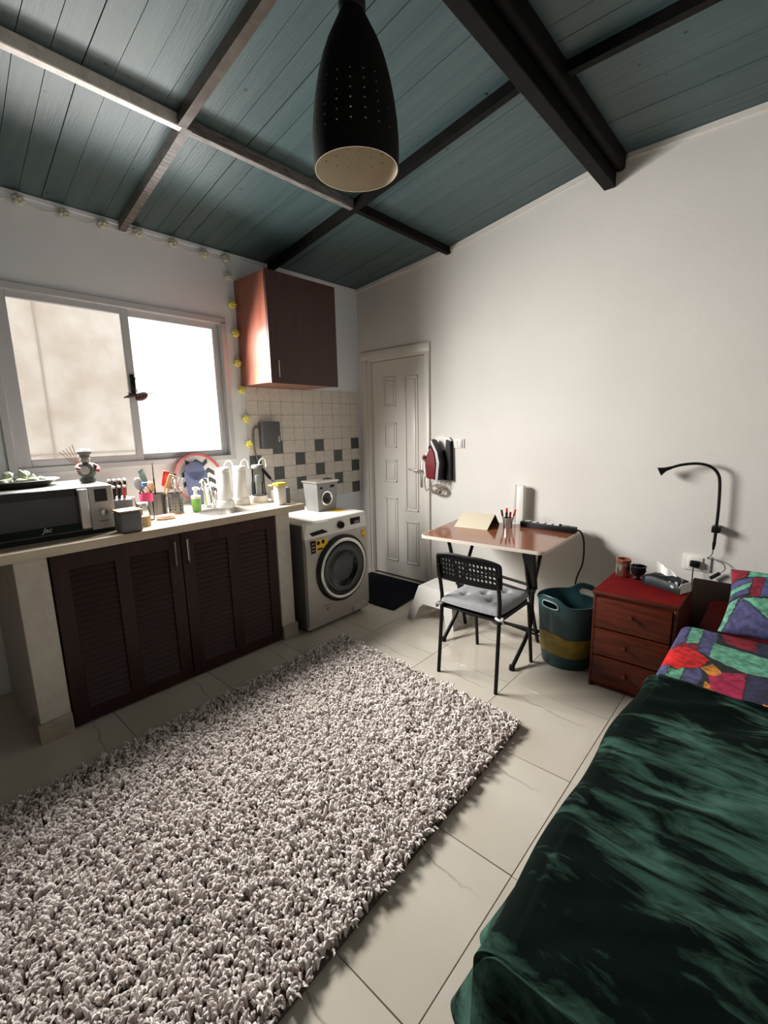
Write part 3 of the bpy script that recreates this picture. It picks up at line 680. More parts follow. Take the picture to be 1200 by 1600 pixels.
# chevron tray
tr = root('chevron_tray', (.06, -1.80, Zt), 'round tray with grey chevron pattern and red rim leaning under the window', 'tray')
mt = Matrix.Translation((.055, -1.80, Zt+.185)) @ Matrix.Rotation(R(-10), 4, 'Y')
b = B(); b.lathe([(.001, -.003), (.172, -.003), (.172, .003), (.001, .003)], (0, 0, 0), 48, 'x'); b.xf(mt); b.obj('base', mat('tray_white', (.66, .66, .66), .4), tr)
b = B(); b.lathe([(.170, -.004), (.183, -.004), (.185, .018), (.178, .022), (.170, .004)], (0, 0, 0), 48, 'x', cap=False); b.xf(mt); b.obj('rim', mat('tray_red_rim', (.50, .10, .10), .4), tr)
b = B()
for row in range(5):
    for k in range(8):
        ya = -.168+.042*k; za = -.13+.07*row+(0 if k % 2 else .03); zb2 = -.13+.07*row+(.03 if k % 2 else 0)
        if max(abs(ya), abs(ya+.042))**2+max(abs(za), abs(zb2+.03))**2 > .165**2: continue
        b.prism([(.0035, ya, za), (.0035, ya+.042, zb2), (.0035, ya+.042, zb2+.034), (.0035, ya, za+.034)], (.001, 0, 0))
b.xf(mt); b.obj('chevron_print', mat('chevron_grey', (.05, .055, .06), .4), tr, kind='stuff')
b = B(); b.box((-.006, -.095, 0), (.006, .075, .25), .02 if False else .005, 2); b.cyl((-.006, -.01, .25), (.006, -.01, .25), .07, n=24); b.xf(Matrix.Translation((.15, -1.83, Zt)) @ Matrix.Rotation(R(-14), 4, 'Y'))
thing(b.obj('chopping_board', NAVB), 'slate blue chopping board standing in front of the chevron tray', 'cutting board')
# soap
sp = root('soap_dispenser', (.40, -2.005, Zt), 'green soap bottle with white pump behind the sink', 'soap dispenser'); c = Vector((.40, -2.005, Zt))
B().lathe([(.026, 0), (.030, .008), (.030, .085), (.024, .10), (.001, .101)], c, 22).obj('body', SOAPG, sp)
b = B(); b.lathe([(.0305, .088), (.031, .105), (.014, .112), (.010, .13), (.010, .142), (.018, .146), (.018, .162), (.001, .165)], c, 18); b.tube([c+Vector((0, 0, .155)), c+Vector((.03, .006, .158)), c+Vector((.045, .009, .150))], .006, 8); b.obj('pump', WHITE, sp)
# tap
tp = root('kitchen_tap', (.335, -1.895, Zt), 'chrome kitchen tap with looped spout beside the water filters', 'tap'); c = Vector((.335, -1.895, Zt))
b = B(); b.lathe([(.030, 0), (.030, .012), (.022, .02), (.020, .16), (.026, .175), (.024, .21), (.001, .214)], c, 20); b.obj('column', CHROME, tp)
b = B(); b.tube([c+Vector((0, 0, .11)), c+Vector((.05, -.01, .155)), c+Vector((.11, -.025, .165)), c+Vector((.15, -.035, .13))], .011, 10, 5); b.obj('spout', CHROME, tp)
b = B(); b.tube([c+Vector((0, 0, .20)), c+Vector((.02, -.04, .195)), c+Vector((.035, -.05, .16)), c+Vector((.02, -.03, .135))], .007, 8, 5); b.obj('lever', CHROME, tp)
b = B(); b.cyl(c+Vector((.03, .035, 0)), c+Vector((.03, .035, .09)), .014); b.cyl(c+Vector((.03, .035, .09)), c+Vector((.03, .035, .12)), .019); b.obj('valve', CHROME, tp)
# water filters
def filt(c, label, body, cap, base):
    t = root('water_filter', c, label, 'water filter', 'water filters by the tap'); c = Vector(c)
    b = B(); b.lathe([(.062, 0), (.064, .010), (.060, .045), (.058, .05)], c, 28); b.obj('base', base, t)
    b = B(); b.lathe([(.050, .0505), (.052, .06), (.047, .12), (.044, .255), (.038, .268), (.001, .27)], c, 28); b.obj('housing', body, t)
    b = B(); b.lathe([(.046, .252), (.046, .268), (.038, .278), (.001, .28)], c, 28); b.obj('cap', cap, t)
    b = B(); b.tube([c+Vector((0, .01, .275)), c+Vector((-.01, .04, .315)), c+Vector((-.03, .09, .31)), c+Vector((-.05, .11, .25))], .004, 6, 5); b.obj('hose', WHITE, t)
    return t
HAZE = mat('filter_white', (.70, .69, .67), .35)
filt((.41, -1.800, Zt), 'white water filter canister nearest the tap', HAZE, WHITE, WHITE)
filt((.395, -1.665, Zt), 'white water filter canister between the other two', HAZE, WHITE, WHITE)
t3 = filt((.415, -1.525, Zt), 'clear grey water filter canister nearest the wall cabinet side', GREYGL, GREYP, WHITE)
B().lathe([(.020, .055), (.022, .06), (.022, .20), (.001, .205)], (.415, -1.525, Zt), 16).obj('cartridge', HAZE, t3)
# yellow-lidded jar, white box, black box
yt = root('salt_shaker', (.655, -1.51, Zt), 'white container with yellow flip lid near the worktop end', 'container'); c = Vector((.655, -1.51, Zt))
B().box(c+Vector((-.03, -.036, 0)), c+Vector((.03, .036, .135)), .012, 3).obj('body', WHITE, yt)
b = B(); b.box(c+Vector((-.033, -.039, .1355)), c+Vector((.033, .039, .158)), .006, 2); b.box(c+Vector((-.02, -.085, .142)), c+Vector((.02, -.035, .150)), .004); b.obj('lid', YELLOW, yt)
thing(B().box((.475, -1.468, Zt), (.575, -1.408, Zt+.085), .004).obj('white_box', WHITE), 'plain white carton between the filters and the yellow lidded container', 'box')
thing(B().box((.600, -1.455, Zt), (.650, -1.415, Zt+.115), .004).obj('black_box', GREYP), 'slim dark grey box behind the yellow lidded container', 'box')
# grey wall box on tiles
wbx = root('switch_box', (.03, -1.137, 1.47), 'grey electrical box fixed to the tiles below the wall cabinet', 'electrical box')
B().box((.0075, -1.228, 1.358), (.075, -1.050, 1.583), .008, 2).obj('body', mat('box_grey', (.085, .088, .09), .5), wbx)
B().box((.075, -1.075, 1.41), (.0765, -1.068, 1.46)).obj('indicator', PAPER, wbx)
b = B(); b.tube([(.02, -1.229, 1.54), (.02, -1.275, 1.52), (.02, -1.28, 1.35), (.025, -1.235, 1.20), (.04, -1.18, 1.12), (.06, -1.13, 1.06)], .006, 8, 5); b.obj('cable', GREYP, wbx)
b = B(); b.tube([(.028, -1.225, 1.185), (.045, -1.165, 1.105)], .013, 8); b.obj('connector', BLACK, wbx)
# string lights
sl = root('string_lights', (.02, -1.8, 2.79), 'string of yellow rose shaped lights along the wall and down past the window', 'string lights')
bl = [(-2.86, 2.793), (-2.665, 2.790), (-2.452, 2.782), (-2.246, 2.786), (-2.041, 2.796), (-1.813, 2.789), (-1.592, 2.777), (-1.419, 2.787), (-1.41, 2.66), (-1.395, 2.466), (-1.388, 2.256), (-1.391, 2.035), (-1.370, 1.831), (-1.349, 1.604), (-1.337, 1.403)]
cpts = []
for i, (yy, z) in enumerate(bl):
    cpts.append((.012, yy, z+.012))
    if i < len(bl)-1: cpts.append((.010, (yy+bl[i+1][0])/2, (z+bl[i+1][1])/2-(.018 if i < 7 else 0)))
B().tube(cpts, .0022, 6, 3).obj('cord', WHITE, sl)
def bulb_mesh(m_):
    b = B(); b.ell((0, 0, 0), (.026, .027, .027), 14)
    for k in range(6):
        a = k*math.pi/3; b.ell((.012, .017*math.cos(a), .017*math.sin(a)), (.016, .015, .015), 8)
    b.ell((.026, 0, 0), (.010, .010, .010), 8)
    return b
y_src = p_src = None
for i, (yy, z) in enumerate(bl):
    c = (.028, yy, z); pale = i < 9
    s_ = p_src if pale else y_src
    if s_ is None:
        s_ = bulb_mesh(0).xf(Matrix.Translation(c)).obj('bulb', LEMONP if pale else LEMON, sl, at=c)
        if pale: p_src = s_
        else: y_src = s_
    else: inst(s_, 'bulb', sl, c, rot=(i*.7, 0, 0))
# ------------------------------------------------------------------ pendant lamp
LAMPB = mat('lamp_matt_black', (.005, .005, .005), .75, spec=.15)
pl = root('pendant_lamp', (2.354, -2.383, 2.238), 'black perforated bullet shaped pendant lamp with cream inside', 'lamp'); pc = Vector((2.345, -2.375, 2.238))
PR = [(.1205, 0), (.1225, .03), (.1225, .075), (.119, .12), (.112, .17), (.102, .22), (.088, .27), (.070, .315), (.054, .345), (.040, .372), (.034, .385)]
def prf(v):
    h = v*.385
    for (r0, h0_), (r1, h1_) in zip(PR[:-1], PR[1:]):
        if h <= h1_+1e-9: return r0+(r1-r0)*(h-h0_)/(h1_-h0_), h
    return PR[-1]
def shell(off):
    def f(u, v):
        r, h = prf(v); r -= off; a = 2*math.pi*u
        return pc+Vector((r*math.cos(a), r*math.sin(a), h))
    return f
hl = lambda i, j: 5 <= j <= 15 and i % 3 == 0 and j % 2 == 1
B().holegrid(shell(0), 60, 32, hl, .22).obj('shade', LAMPB, pl, 60)
B().holegrid(shell(.0025), 60, 32, hl, .22).obj('shade_lining', CREAM, pl, 60)
b = B(); b.grid(lambda u, v: pc+Vector(((.1165+.0025*v)*math.cos(2*math.pi*u), (.1165+.0025*v)*math.sin(2*math.pi*u), 0)), 60, 1, True); b.obj('rim', CREAM, pl)
b = B(); b.lathe([(.034, .384), (.038, .39), (.036, .44), (.012, .46), (.001, .462)], pc, 20); b.obj('cap', BLACK, pl)
b = B(); b.tube([pc+Vector((0, 0, .46)), (2.345-.02, -2.375, 2.984)], .004, 8); b.cyl((2.325, -2.375, 2.955), (2.325, -2.375, 2.9845), .03, .03); b.obj('cord', BLACK, pl)
b = B(); b.cyl(pc+Vector((0, 0, .24)), pc+Vector((0, 0, .384)), .022); b.obj('socket', WHITE, pl)
b = B(); b.ell(pc+Vector((0, 0, .20)), (.028, .028, .042)); b.obj('light_bulb', mat('opal_glass', (.75, .73, .68), .3), pl)
# ------------------------------------------------------------------ iron on its holder, sockets
ih = root('iron_holder', (1.03, 0, 1.2), 'white and black wall holder for the iron beside the door', 'iron holder')
b = B(); b.prism([(.935, -.001, 1.30), (.935, -.001, 1.385), (.96, -.001, 1.415), (1.03, -.001, 1.428), (1.10, -.001, 1.415), (1.12, -.001, 1.39), (1.12, -.001, 1.30)], (0, -.022, 0)); b.obj('head_plate', WHITE, ih)
b = B(); b.box((.945, -.022, 1.04), (1.125, -.002, 1.30), .006, 2); b.prism([(1.085, -.002, 1.395), (1.125, -.002, 1.38), (1.135, -.002, 1.04), (1.06, -.002, 1.04)], (0, -.045, 0)); b.box((.930, -.045, 1.35), (.952, -.002, 1.40), .004); b.obj('back_plate', BLACK, ih)
b = B()
for xx in (.95, .99, 1.04, 1.09): b.tube([(xx, -.02, 1.045), (xx, -.022, .985), (xx, -.045, .975), (xx, -.05, .99)], .003, 6)
b.obj('cord_hook', WHITE, ih)
ir = root('steam_iron', (1.0, -.06, 1.2), 'dark red steam iron with grey soleplate hung nose up beside door', 'iron')
b = B(); b.prism([(1.055, -.05, 1.045), (1.075, -.05, 1.20), (1.055, -.05, 1.29), (.99, -.05, 1.395), (.975, -.05, 1.375), (1.02, -.05, 1.27), (1.03, -.05, 1.19), (1.015, -.05, 1.045)], (0, -.078, 0)); b.obj('soleplate', mat('iron_dark', (.03, .03, .032), .4), ir)
b = B(); b.prism([(1.055, -.1285, 1.045), (1.072, -.1285, 1.20), (1.052, -.1285, 1.29), (.99, -.1285, 1.395), (.978, -.1285, 1.378), (1.028, -.1285, 1.285), (1.046, -.1285, 1.195), (1.030, -.1285, 1.045)], (0, -.006, 0)); b.obj('edge_trim', mat('iron_grey', (.45, .45, .46), .3, .2), ir)
b = B(); b.prism([(1.028, -.055, 1.05), (1.044, -.055, 1.19), (1.026, -.055, 1.28), (.990, -.055, 1.345), (.955, -.055, 1.30), (.93, -.055, 1.22), (.925, -.055, 1.10), (.94, -.055, 1.055)], (0, -.085, 0)); bmesh.ops.bevel(b.bm, geom=list(b.bm.edges), offset=.008, segments=2, affect='EDGES'); b.obj('housing', IRONR, ir)
b = B(); b.tube([(.945, -.09, 1.29), (.905, -.09, 1.265), (.888, -.09, 1.22), (.893, -.09, 1.12), (.935, -.09, 1.075)], .013, 10, 4); b.obj('handle', WHITE, ir)
b = B(); b.ell((.955, -.09, 1.325), (.022, .028, .022)); b.obj('dial', BLACK, ir)
b = B(); b.tube([(.90, -.10, 1.255), (.885, -.10, 1.235), (.90, -.10, 1.215)], .018, 10); b.obj('thumb_grip', IRONR, ir)
b = B(); pts = [(.93, -.09, 1.08), (.885, -.085, 1.06), (.87, -.07, 1.0), (.88, -.06, .93)]
rr = random.Random(9)
for k in range(5):
    for q in range(8):
        a = q/8*2*math.pi+2.8; pts.append((1.0+(.085-.012*k)*math.cos(a)+rr.uniform(-.01, .01), -.055-.006*k, .955+(.045-.005*k)*math.sin(a)+rr.uniform(-.008, .008)))
b.tube(pts, .0048, 6, 3); b.obj('cord', CORDB, ir)
def plate(x0, x1, z0, z1, label, y=-.012):
    t = root('wall_socket', ((x0+x1)/2, 0, (z0+z1)/2), label, 'socket')
    B().box((x0, y, z0), (x1, -.0005, z1), .004, 2).obj('plate', WHITE, t); return t
sw = root('wall_switch', (1.187, 0, 1.36), 'white light switch plate beside the iron holder', 'switch')
B().box((1.138, -.011, 1.322), (1.245, -.0005, 1.400), .004, 2).obj('plate', WHITE, sw)
for x0 in (1.152, 1.185): B().box((x0, -.014, 1.335), (x0+.028, -.011, 1.387), .002).obj('rocker', PAPER, sw)
B().box((1.222, -.0135, 1.325), (1.232, -.011, 1.397), .001).obj('edge_strip', GREYP, sw)
# ------------------------------------------------------------------ mat and step stool
b = B(); b.prism([(.15, -.05, .0005), (.93, -.05, .0005), (1.00, -.69, .0005), (.86, -.695, .0005), (.15, -.695, .0005)], (0, 0, .010)); bmesh.ops.bevel(b.bm, geom=list(b.bm.edges), offset=.003, segments=1, affect='EDGES')
thing(b.obj('door_mat', NAVY), 'dark navy door mat on the floor before the door', 'mat')
st = root('step_stool', (1.39, -.53, 0), 'white plastic step stool with perforated top under the desk', 'stool')
def stf(u, v): return Vector((1.235+.305*u, -.655+.245*v, .262))
B().holegrid(stf, 14, 11, lambda i, j: 0 < i < 13 and 0 < j < 10, .27).solid(.006).obj('top', WHITE, st)
b = B(); TOPR = [(1.235, -.655), (1.54, -.655), (1.54, -.41), (1.235, -.41)]; BOT = [(1.165, -.715), (1.605, -.715), (1.605, -.345), (1.165, -.345)]
for k in range(4):
    t0, t1, b0, b1 = [Vector((*q, z)) for q, z in ((TOPR[k], .262), (TOPR[(k+1) % 4], .262), (BOT[k], 0.001), (BOT[(k+1) % 4], 0.001))]
    P = lambda u, v: (t0.lerp(t1, u)).lerp(b0.lerp(b1, u), v)
    L_ = [(0, 0), (1, 0), (1, 1), (.84, 1), (.80, .62), (.72, .50), (.28, .50), (.20, .62), (.16, 1), (0, 1)]
    b.bm.faces.new(b._new([P(u, v) for u, v in L_]))
bmesh.ops.remove_doubles(b.bm, verts=list(b.bm.verts), dist=1e-4); b.solid(.006); b.obj('legs', WHITE, st, 30)
# ------------------------------------------------------------------ desk
dk = root('folding_desk', (1.85, -.45, 0), 'folding desk with glossy cherry top, pale edge and black legs', 'desk')
Q = [Vector(q) for q in ((1.385, -.832), (2.283, -.757), (2.262, -.022), (1.290, -.152))]
def rounded(Q, r, z, n=5):
    out = []
    for i in range(4):
        p, a, c = Q[i], Q[i-1], Q[(i+1) % 4]; d0 = (a-p).normalized(); d1 = (c-p).normalized()
        for k in range(n+1):
            t = k/n; s0 = p+d0*r; s1_ = p+d1*r
            q = s0*(1-t)**2+p*2*t*(1-t)+s1_*t*t; out.append(Vector((q.x, q.y, z)))
    return out
cQ = sum(Q, Vector((0, 0)))/4
b = B(); b.prism(rounded(Q, .05, .712), (0, 0, .022)); b.obj('edge_band', mat('desk_edge_cream', (.68, .60, .52), .4), dk)
b = B(); b.prism(rounded([cQ+(q-cQ)*.985 for q in Q], .048, .7335), (0, 0, .0022)); b.obj('top', DESKT, dk)
def flatbar(b, pts, w_, t_):
    for p, q in zip(pts[:-1], pts[1:]):
        p, q = Vector(p), Vector(q); d = q-p; L = d.length; m_ = Matrix.Translation((p+q)/2) @ d.to_track_quat('Z', 'X').to_matrix().to_4x4()
        b.box((-t_/2, -w_/2, -L/2-.004), (t_/2, w_/2, L/2+.004), .004, 1, m_)
    return b
for x, (yA, yP, zP, yAf, yBt, yBf) in ((1.62, (-.785, -.655, .36, -.55, -.455, -.885)), (2.175, (-.75, -.676, .44, -.50, -.55, -.95))):
    b = B(); b.tube([(x-.012, yA, .711), (x-.012, yP, zP), (x-.012, yAf, .012)], .013, 10, 3); b.obj('leg', BLKM, dk)
    b = B(); b.tube([(x+.014, yBt, .711), (x+.014, yP, zP), (x+.014, yP-.02, .20), (x+.014, yBf, .014)], .013, 10, 3); b.cyl((x+.014, yBf, .0005), (x+.014, yBf+.006, .03), .018); b.obj('leg', BLKM, dk)
    b = B(); b.cyl((x-.03, yP, zP), (x+.03, yP, zP), .011); b.obj('pivot', BLKM, dk)
b = B(); b.prism([(2.15, -.775, .711), (2.222, -.775, .711), (2.198, -.665, .44), (2.165, -.665, .44)], (0, .045, 0)); b.obj('leg_plate', BLKM, dk)
B().tube([(1.61, -.56, .10), (2.19, -.525, .10)], .012, 10).obj('crossbar', BLKM, dk)
B().tube([(1.61, -.59, .135), (2.0, -.57, .11), (2.19, -.54, .075)], .008, 8).obj('crossbar', BLKM, dk)
B().tube([(1.62, -.62, .50), (2.12, -.64, .465), (2.17, -.66, .475), (2.195, -.672, .51)], .010, 10, 4).obj('crossbar', BLKM, dk)
B().tube([(1.62, -.63, .455), (2.19, -.66, .415)], .010, 10).obj('crossbar', BLKM, dk)
b = B(); b.ell((1.89, -.575, .118), (.055, .028, .034)); b.obj('grip', mat('grip_brown', (.09, .045, .04), .5), dk)
# things on desk
Zd = .7362
tn = root('tent_card', (1.58, -.33, Zd), 'cream folded tent shaped calendar back on the desk', 'calendar')
F0, F1, R0_, R1_, B0, B1 = Vector((1.437, -.455, Zd)), Vector((1.708, -.422, Zd)), Vector((1.442, -.335, Zd+.098)), Vector((1.702, -.292, Zd+.098)), Vector((1.425, -.225, Zd)), Vector((1.688, -.19, Zd))
b = B(); b.prism([F0, F1, R1_, R0_], (0, .003, .001)); b.obj('front_board', TENT, tn)
b = B(); b.prism([B0, B1, R1_+Vector((0, .004, 0)), R0_+Vector((0, .004, 0))], (0, .003, 0)); b.obj('back_board', mat('tent_dark', (.10, .08, .06), .7), tn)
pp = root('pen_pot', (1.782, -.235, Zd), 'small dark mesh pen pot on the desk', 'pen pot'); c = Vector((1.782, -.235, Zd))
b = B(); b.grid(lambda u, v: c+Vector((.034*math.cos(2*math.pi*u), .034*math.sin(2*math.pi*u), .001+.075*v)), 28, 12, True, lambda i, j: 1 < j < 10 and i % 2 and j % 2); b.lathe([(.034, 0), (.034, .003), (.001, .003)], c, 28); b.obj('body', STEEL, pp, fixn=False)
pc_ = [(-.02, -.015, -.045, -.02, .135, IRONR, 'left'), (-.008, .01, -.02, .015, .145, RED, 'middle'), (.012, -.01, .03, -.02, .125, IRONR, 'front'), (.018, .012, .05, .02, .14, RED, 'right'), (0, -.018, .004, -.035, .12, BLACK, 'black')]
for (dx, dy, ex, ey, h, m_, w_) in pc_:
    t = root('marker_pen', c+Vector((dx, dy, .006)), ('black pen standing in the desk pen pot' if w_ == 'black' else 'red capped pen, the %s one in the pen pot' % w_), 'pen', 'pens in the pot')
    p0 = c+Vector((dx, dy, .006)); p1 = c+Vector((ex, ey, h)); q = p0.lerp(p1, .62)
    B().tube([p0, q], .005, 8).obj('barrel', STEEL if m_ is not BLACK else BLACK, t); B().tube([q, p1], .0085, 8).obj('cap', m_, t)
b = B(); b.box((1.772, -.085, Zd), (1.832, -.035, Zd+.305), .006, 2); thing(b.obj('white_tube', WHITE), 'white upright plastic duct standing at the back of the desk', 'duct')
b = B(); b.box((1.738, -.060, Zd), (1.758, -.040, Zd+.305), .004, 2); thing(b.obj('grey_tube', mat('ruler_grey', (.55, .54, .52), .4)), 'thin grey upright strip standing left of the white duct', 'ruler')
ps = root('power_strip', (2.05, -.12, Zd), 'black power strip with white sockets along the back of the desk', 'power strip')
mt = Matrix.Translation((2.055, -.125, Zd)) @ Matrix.Rotation(R(-3), 4, 'Z')
B().box((-.215, -.034, 0), (.205, .034, .040), .006, 2, mt).obj('body', BLACK, ps)
for k in range(6):
    B().box((-.185+.058*k, -.022, .040), (-.142+.058*k, .022, .0445), .003, 1, mt).obj('socket', PAPER if k < 5 else GREYP, ps)
b = B(); b.ell((2.145+.012*0, -.13, Zd+.046), (.012, .012, .006)); b.obj('switch', BLACK, ps)
b = B(); b.tube([(2.262, -.135, Zd+.02), (2.292, -.13, Zd+.012), (2.308, -.10, .67), (2.295, -.06, .50), (2.25, -.05, .34), (2.24, -.05, .02)], .006, 8, 6); b.obj('cable', BLACK, ps)
# ------------------------------------------------------------------ chair
ch = root('dining_chair', (2.03, -1.02, 0), 'black metal chair with perforated backrest and grey cushion at the desk', 'chair')
XL, XRr, YK, YF = 1.845, 2.238, -1.245, -.778
for x, sx in ((XL, -1), (XRr, 1)):
    b = B(); b.tube([(x, YK-.005, 0.001), (x+.004*-sx, YK+.025, .43), (x+.002*-sx, YK+.02, .55), (x, YK-.012, .70)], .0115, 10, 4); b.obj('leg', BLKM, ch)
    b = B(); b.tube([(x-.012*sx*0, YF, 0.001), (x-.006*sx, YF-.045, .37), (x-.006*sx, YF-.058, .408), (x-.006*sx, YF-.085, .427), (x-.006*sx, YF-.13, .430), (x-.004*sx, YK+.03, .430)], .0115, 10, 4); b.obj('leg', BLKM, ch)
b = B(); b.box((XL+.008, YK+.035, .432), (XRr-.008, YF-.06, .446), .006, 2); b.obj('seat', BLACK, ch)
def bk(u, v):
    x = XL-.008+(XRr-XL+.016)*u; cv = -.018*math.sin(math.pi*u); zt = .775-.03*(max(0, abs(u-.5)*2-.82)/.18)**2
    zb = .612+.012*(max(0, abs(u-.5)*2-.82)/.18)**2
    z = zb+(zt-zb)*v
    return Vector((x, YK+.012-.10*(z-.60)+cv, z))
b = B(); b.holegrid(bk, 17, 6, lambda i, j: 0 < j < 5 and 1 <= i < 16, .37); b.solid(.012); b.obj('backrest', BLACK, ch, 50)
b = B(); P_ = [bk(0, 0), bk(0, .9), bk(.03, 1.0), bk(.25, 1.02), bk(.5, 1.02), bk(.75, 1.02), bk(.97, 1.0), bk(1, .9), bk(1, 0)]
b.tube(P_, .0105, 8, 3); b.obj('back_frame', BLKM, ch)
B().tube([(XL, YK+.03, .428), (XRr, YK+.03, .428)], .009, 8).obj('rail', BLKM, ch)
cu = root('seat_cushion', (2.04, -1.02, .447), 'grey tufted seat cushion tied on the black chair', 'cushion')
tufts = [(.5, .5), (.28, .28), (.72, .28), (.28, .74), (.72, .74)]
def cushion_h(u, v):
    e = max(abs(2*u-1), abs(2*v-1)); h = .046*(max(0, 1-e**7))**.5
    for a, c2 in tufts:
        d2 = ((u-a)**2+(v-c2)**2); h -= .028*math.exp(-d2/.0026)
        ang = math.atan2(v-c2, u-a); h -= .007*math.exp(-d2/.014)*(.5+.5*math.cos(4*ang))
    return h+.004*noise.noise(Vector((u*6, v*6, 1)))*(1-e**6)
CW, CD = .405, .415
def cpos(u, v, h):
    rr_ = 1-.012*((2*u-1)**2*(2*v-1)**2)*4
    return Vector((2.042+(u-.5)*CW*rr_, -1.035+(v-.5)*CD*rr_, .4472+h))
b = B(); b.grid(lambda u, v: cpos(u, v, .014+max(0, cushion_h(u, v))*.95), 56, 56); b.grid(lambda u, v: cpos(u, v, 0.001+.013*(max(abs(2*u-1), abs(2*v-1)))**8), 14, 14)
bmesh.ops.remove_doubles(b.bm, verts=list(b.bm.verts), dist=1e-4); b.obj('pad', GREYF, cu, 70)
for a, c2 in tufts:
    b = B(); b.ell(cpos(a, c2, .014+cushion_h(a, c2)+.003), (.008, .008, .004), 10); b.obj('button', GREYF, cu)
for sx, x in ((-1, XL), (1, XRr)):
    b = B(); b.tube([(x+.016*-sx, YK+.022, .452), (x+.014*sx, YK+.03, .449), (x+.018*sx*.9, YK+.006, .444), (x, YK+.003, .447), (x-.018*sx, YK+.008, .452)], .0075, 8, 4); b.prism([(x+.018*sx, YK+.02, .452), (x+.022*sx, YK+.0, .45), (x+.030*sx, YK+.01, .415), (x+.022*sx, YK+.03, .415)], (.003*sx, 0, 0)); b.obj('tie', PAPER if sx > 0 else GREYF, cu)
# ------------------------------------------------------------------ laundry tub
tb = root('laundry_tub', (2.40, -.60, 0), 'teal flexible laundry tub with mustard band between desk and nightstand', 'tub')
tcx, tcy = 2.398, -.602; HA = [R(-107), R(73)]
def tub(u, v, off=0):
    a = 2*math.pi*u; hz = .415
    for h_ in HA:
        dd_ = abs((a-h_+math.pi) % (2*math.pi)-math.pi); hz += .052*math.exp(-(dd_/.50)**4)
    z = .004+v*hz; r = .150+.036*(z/.40)**.8
    # soft rim flopping in between the handles
    return Vector((tcx+(r+off)*math.cos(a), tcy+(r+off)*math.sin(a), z))
def hskip(i, j):
    u = (i+.5)/144; v = (j+.5)/44; a = 2*math.pi*u
    for h_ in HA:
        dd_ = (a-h_+math.pi) % (2*math.pi)-math.pi
        if abs(dd_/.30)**3+abs((v-.885)/.045)**3 < 1: return True
    return False
b = B(); b.grid(tub, 144, 44, True, hskip); b.solid(.004); b.lathe([(.149, .002), (.149, .008), (.001, .008)], (tcx, tcy, 0), 48); b.obj('body', TEAL, tb, 60)
b = B(); b.tube([tub(i/96, 1.0, .002) for i in range(97)], .0045, 6); b.obj('rim', TEAL, tb)
EDGE = mat('tub_edge_worn', (.30, .36, .36), .5)
for h_ in HA:
    b = B(); pts = []
    for k in range(33):
        t = k/32*2*math.pi; cs, sn = math.cos(t), math.sin(t)
        pts.append(tub(((h_+.31*math.copysign(abs(cs)**.66, cs)) % (2*math.pi))/(2*math.pi), .885+.048*math.copysign(abs(sn)**.66, sn), .002))
    b.tube(pts, .0042, 6); b.obj('handle', EDGE, tb)
b = B(); b.grid(lambda u, v: tub(u, (.085+.115*v)/.415 if False else (.19+.30*v), .0022), 96, 4, True); b.obj('band', TUBY, tb)
# ------------------------------------------------------------------ nightstand and its things
ns = root('nightstand', (2.81, -.62, 0), 'dark reddish wooden nightstand with three drawers beside the bed', 'nightstand')
NX0, NX1, NY0, NY1 = 2.605, 3.015, -.815, -.395
b = B(); b.box((NX0, NY0, .0005), (NX0+.018, NY1, .565), .003); b.box((NX1-.018, NY0, .0005), (NX1, NY1, .565), .003); b.box((NX0, NY1-.012, .02), (NX1, NY1, .565)); b.box((NX0+.01, NY0+.012, .005), (NX1-.01, NY1, .035)); b.box((NX0+.01, NY0+.004, .55), (NX1-.01, NY1, .565)); b.obj('body', NIGHT, ns)
b = B(); b.box((NX0-.006, NY0-.012, .5655), (NX1+.006, NY1+.004, .583), .006, 2); b.obj('top', NIGHT, ns)
b = B(); b.box((NX0-.002, NY0-.004, .5832), (NX1+.002, NY1, .5852), .001); b.obj('top_cover', REDCL, ns, label='plain dark red covering on the top')
for z0, z1, kz, kx in ((.375, .548, .474, 2.812), (.210, .367, .290, 2.79), (.038, .202, .125, 2.80)):
    d_ = B().box((NX0+.021, NY0-.014, z0), (NX1-.021, NY0+.02, z1), .005, 2).obj('drawer', NIGHT, ns)
    b = B(); b.lathe([(.008, .0), (.007, -.012), (.014, -.022), (.010, -.030), (.001, -.032)], (kx, NY0-.014, kz), 16, 'y'); b.obj('knob', NIGHT, d_)
Zn = .5855
cj = root('candle_jar', (2.655, -.455, Zn), 'amber mirrored candle jar with copper rim on the nightstand', 'candle'); c = Vector((2.662, -.462, Zn))
B().lathe([(.036, 0), (.040, .006), (.042, .05), (.039, .095), (.036, .095), (.038, .01)], c, 28).obj('glass', mat('mirror_amber', (.35, .27, .20), .15, .9, var=(.65, .6, .52), scale=30), cj)
b = B(); b.lathe([(.0405, .085), (.043, .090), (.043, .108), (.036, .108), (.036, .085)], c, 28, cap=False); b.obj('rim', COPPER, cj)
cp_ = root('black_goblet', (2.745, -.475, Zn), 'small glossy black footed bowl beside the candle jar', 'bowl'); c = Vector((2.748, -.470, Zn))
B().lathe([(.024, 0), (.026, .004), (.012, .010), (.012, .018), (.034, .032), (.042, .052), (.040, .07), (.045, .080), (.040, .080), (.034, .05), (.001, .036)], c, 28).obj('bowl', BLACKG, cp_)
tk = root('tissue_pack', (2.92, -.53, Zn), 'black and white soft pack of tissues on the nightstand', 'tissues')
mt = Matrix.Translation((2.905, -.535, Zn)) @ Matrix.Rotation(R(-22), 4, 'Z')
def pack(u, v, s=1):
    e = max(abs(2*u-1)**3, abs(2*v-1)**3); return Vector(((u-.5)*.215, (v-.5)*.105, .072*(1-.35*e)+.006*noise.noise(Vector((u*5, v*4, 2)))))
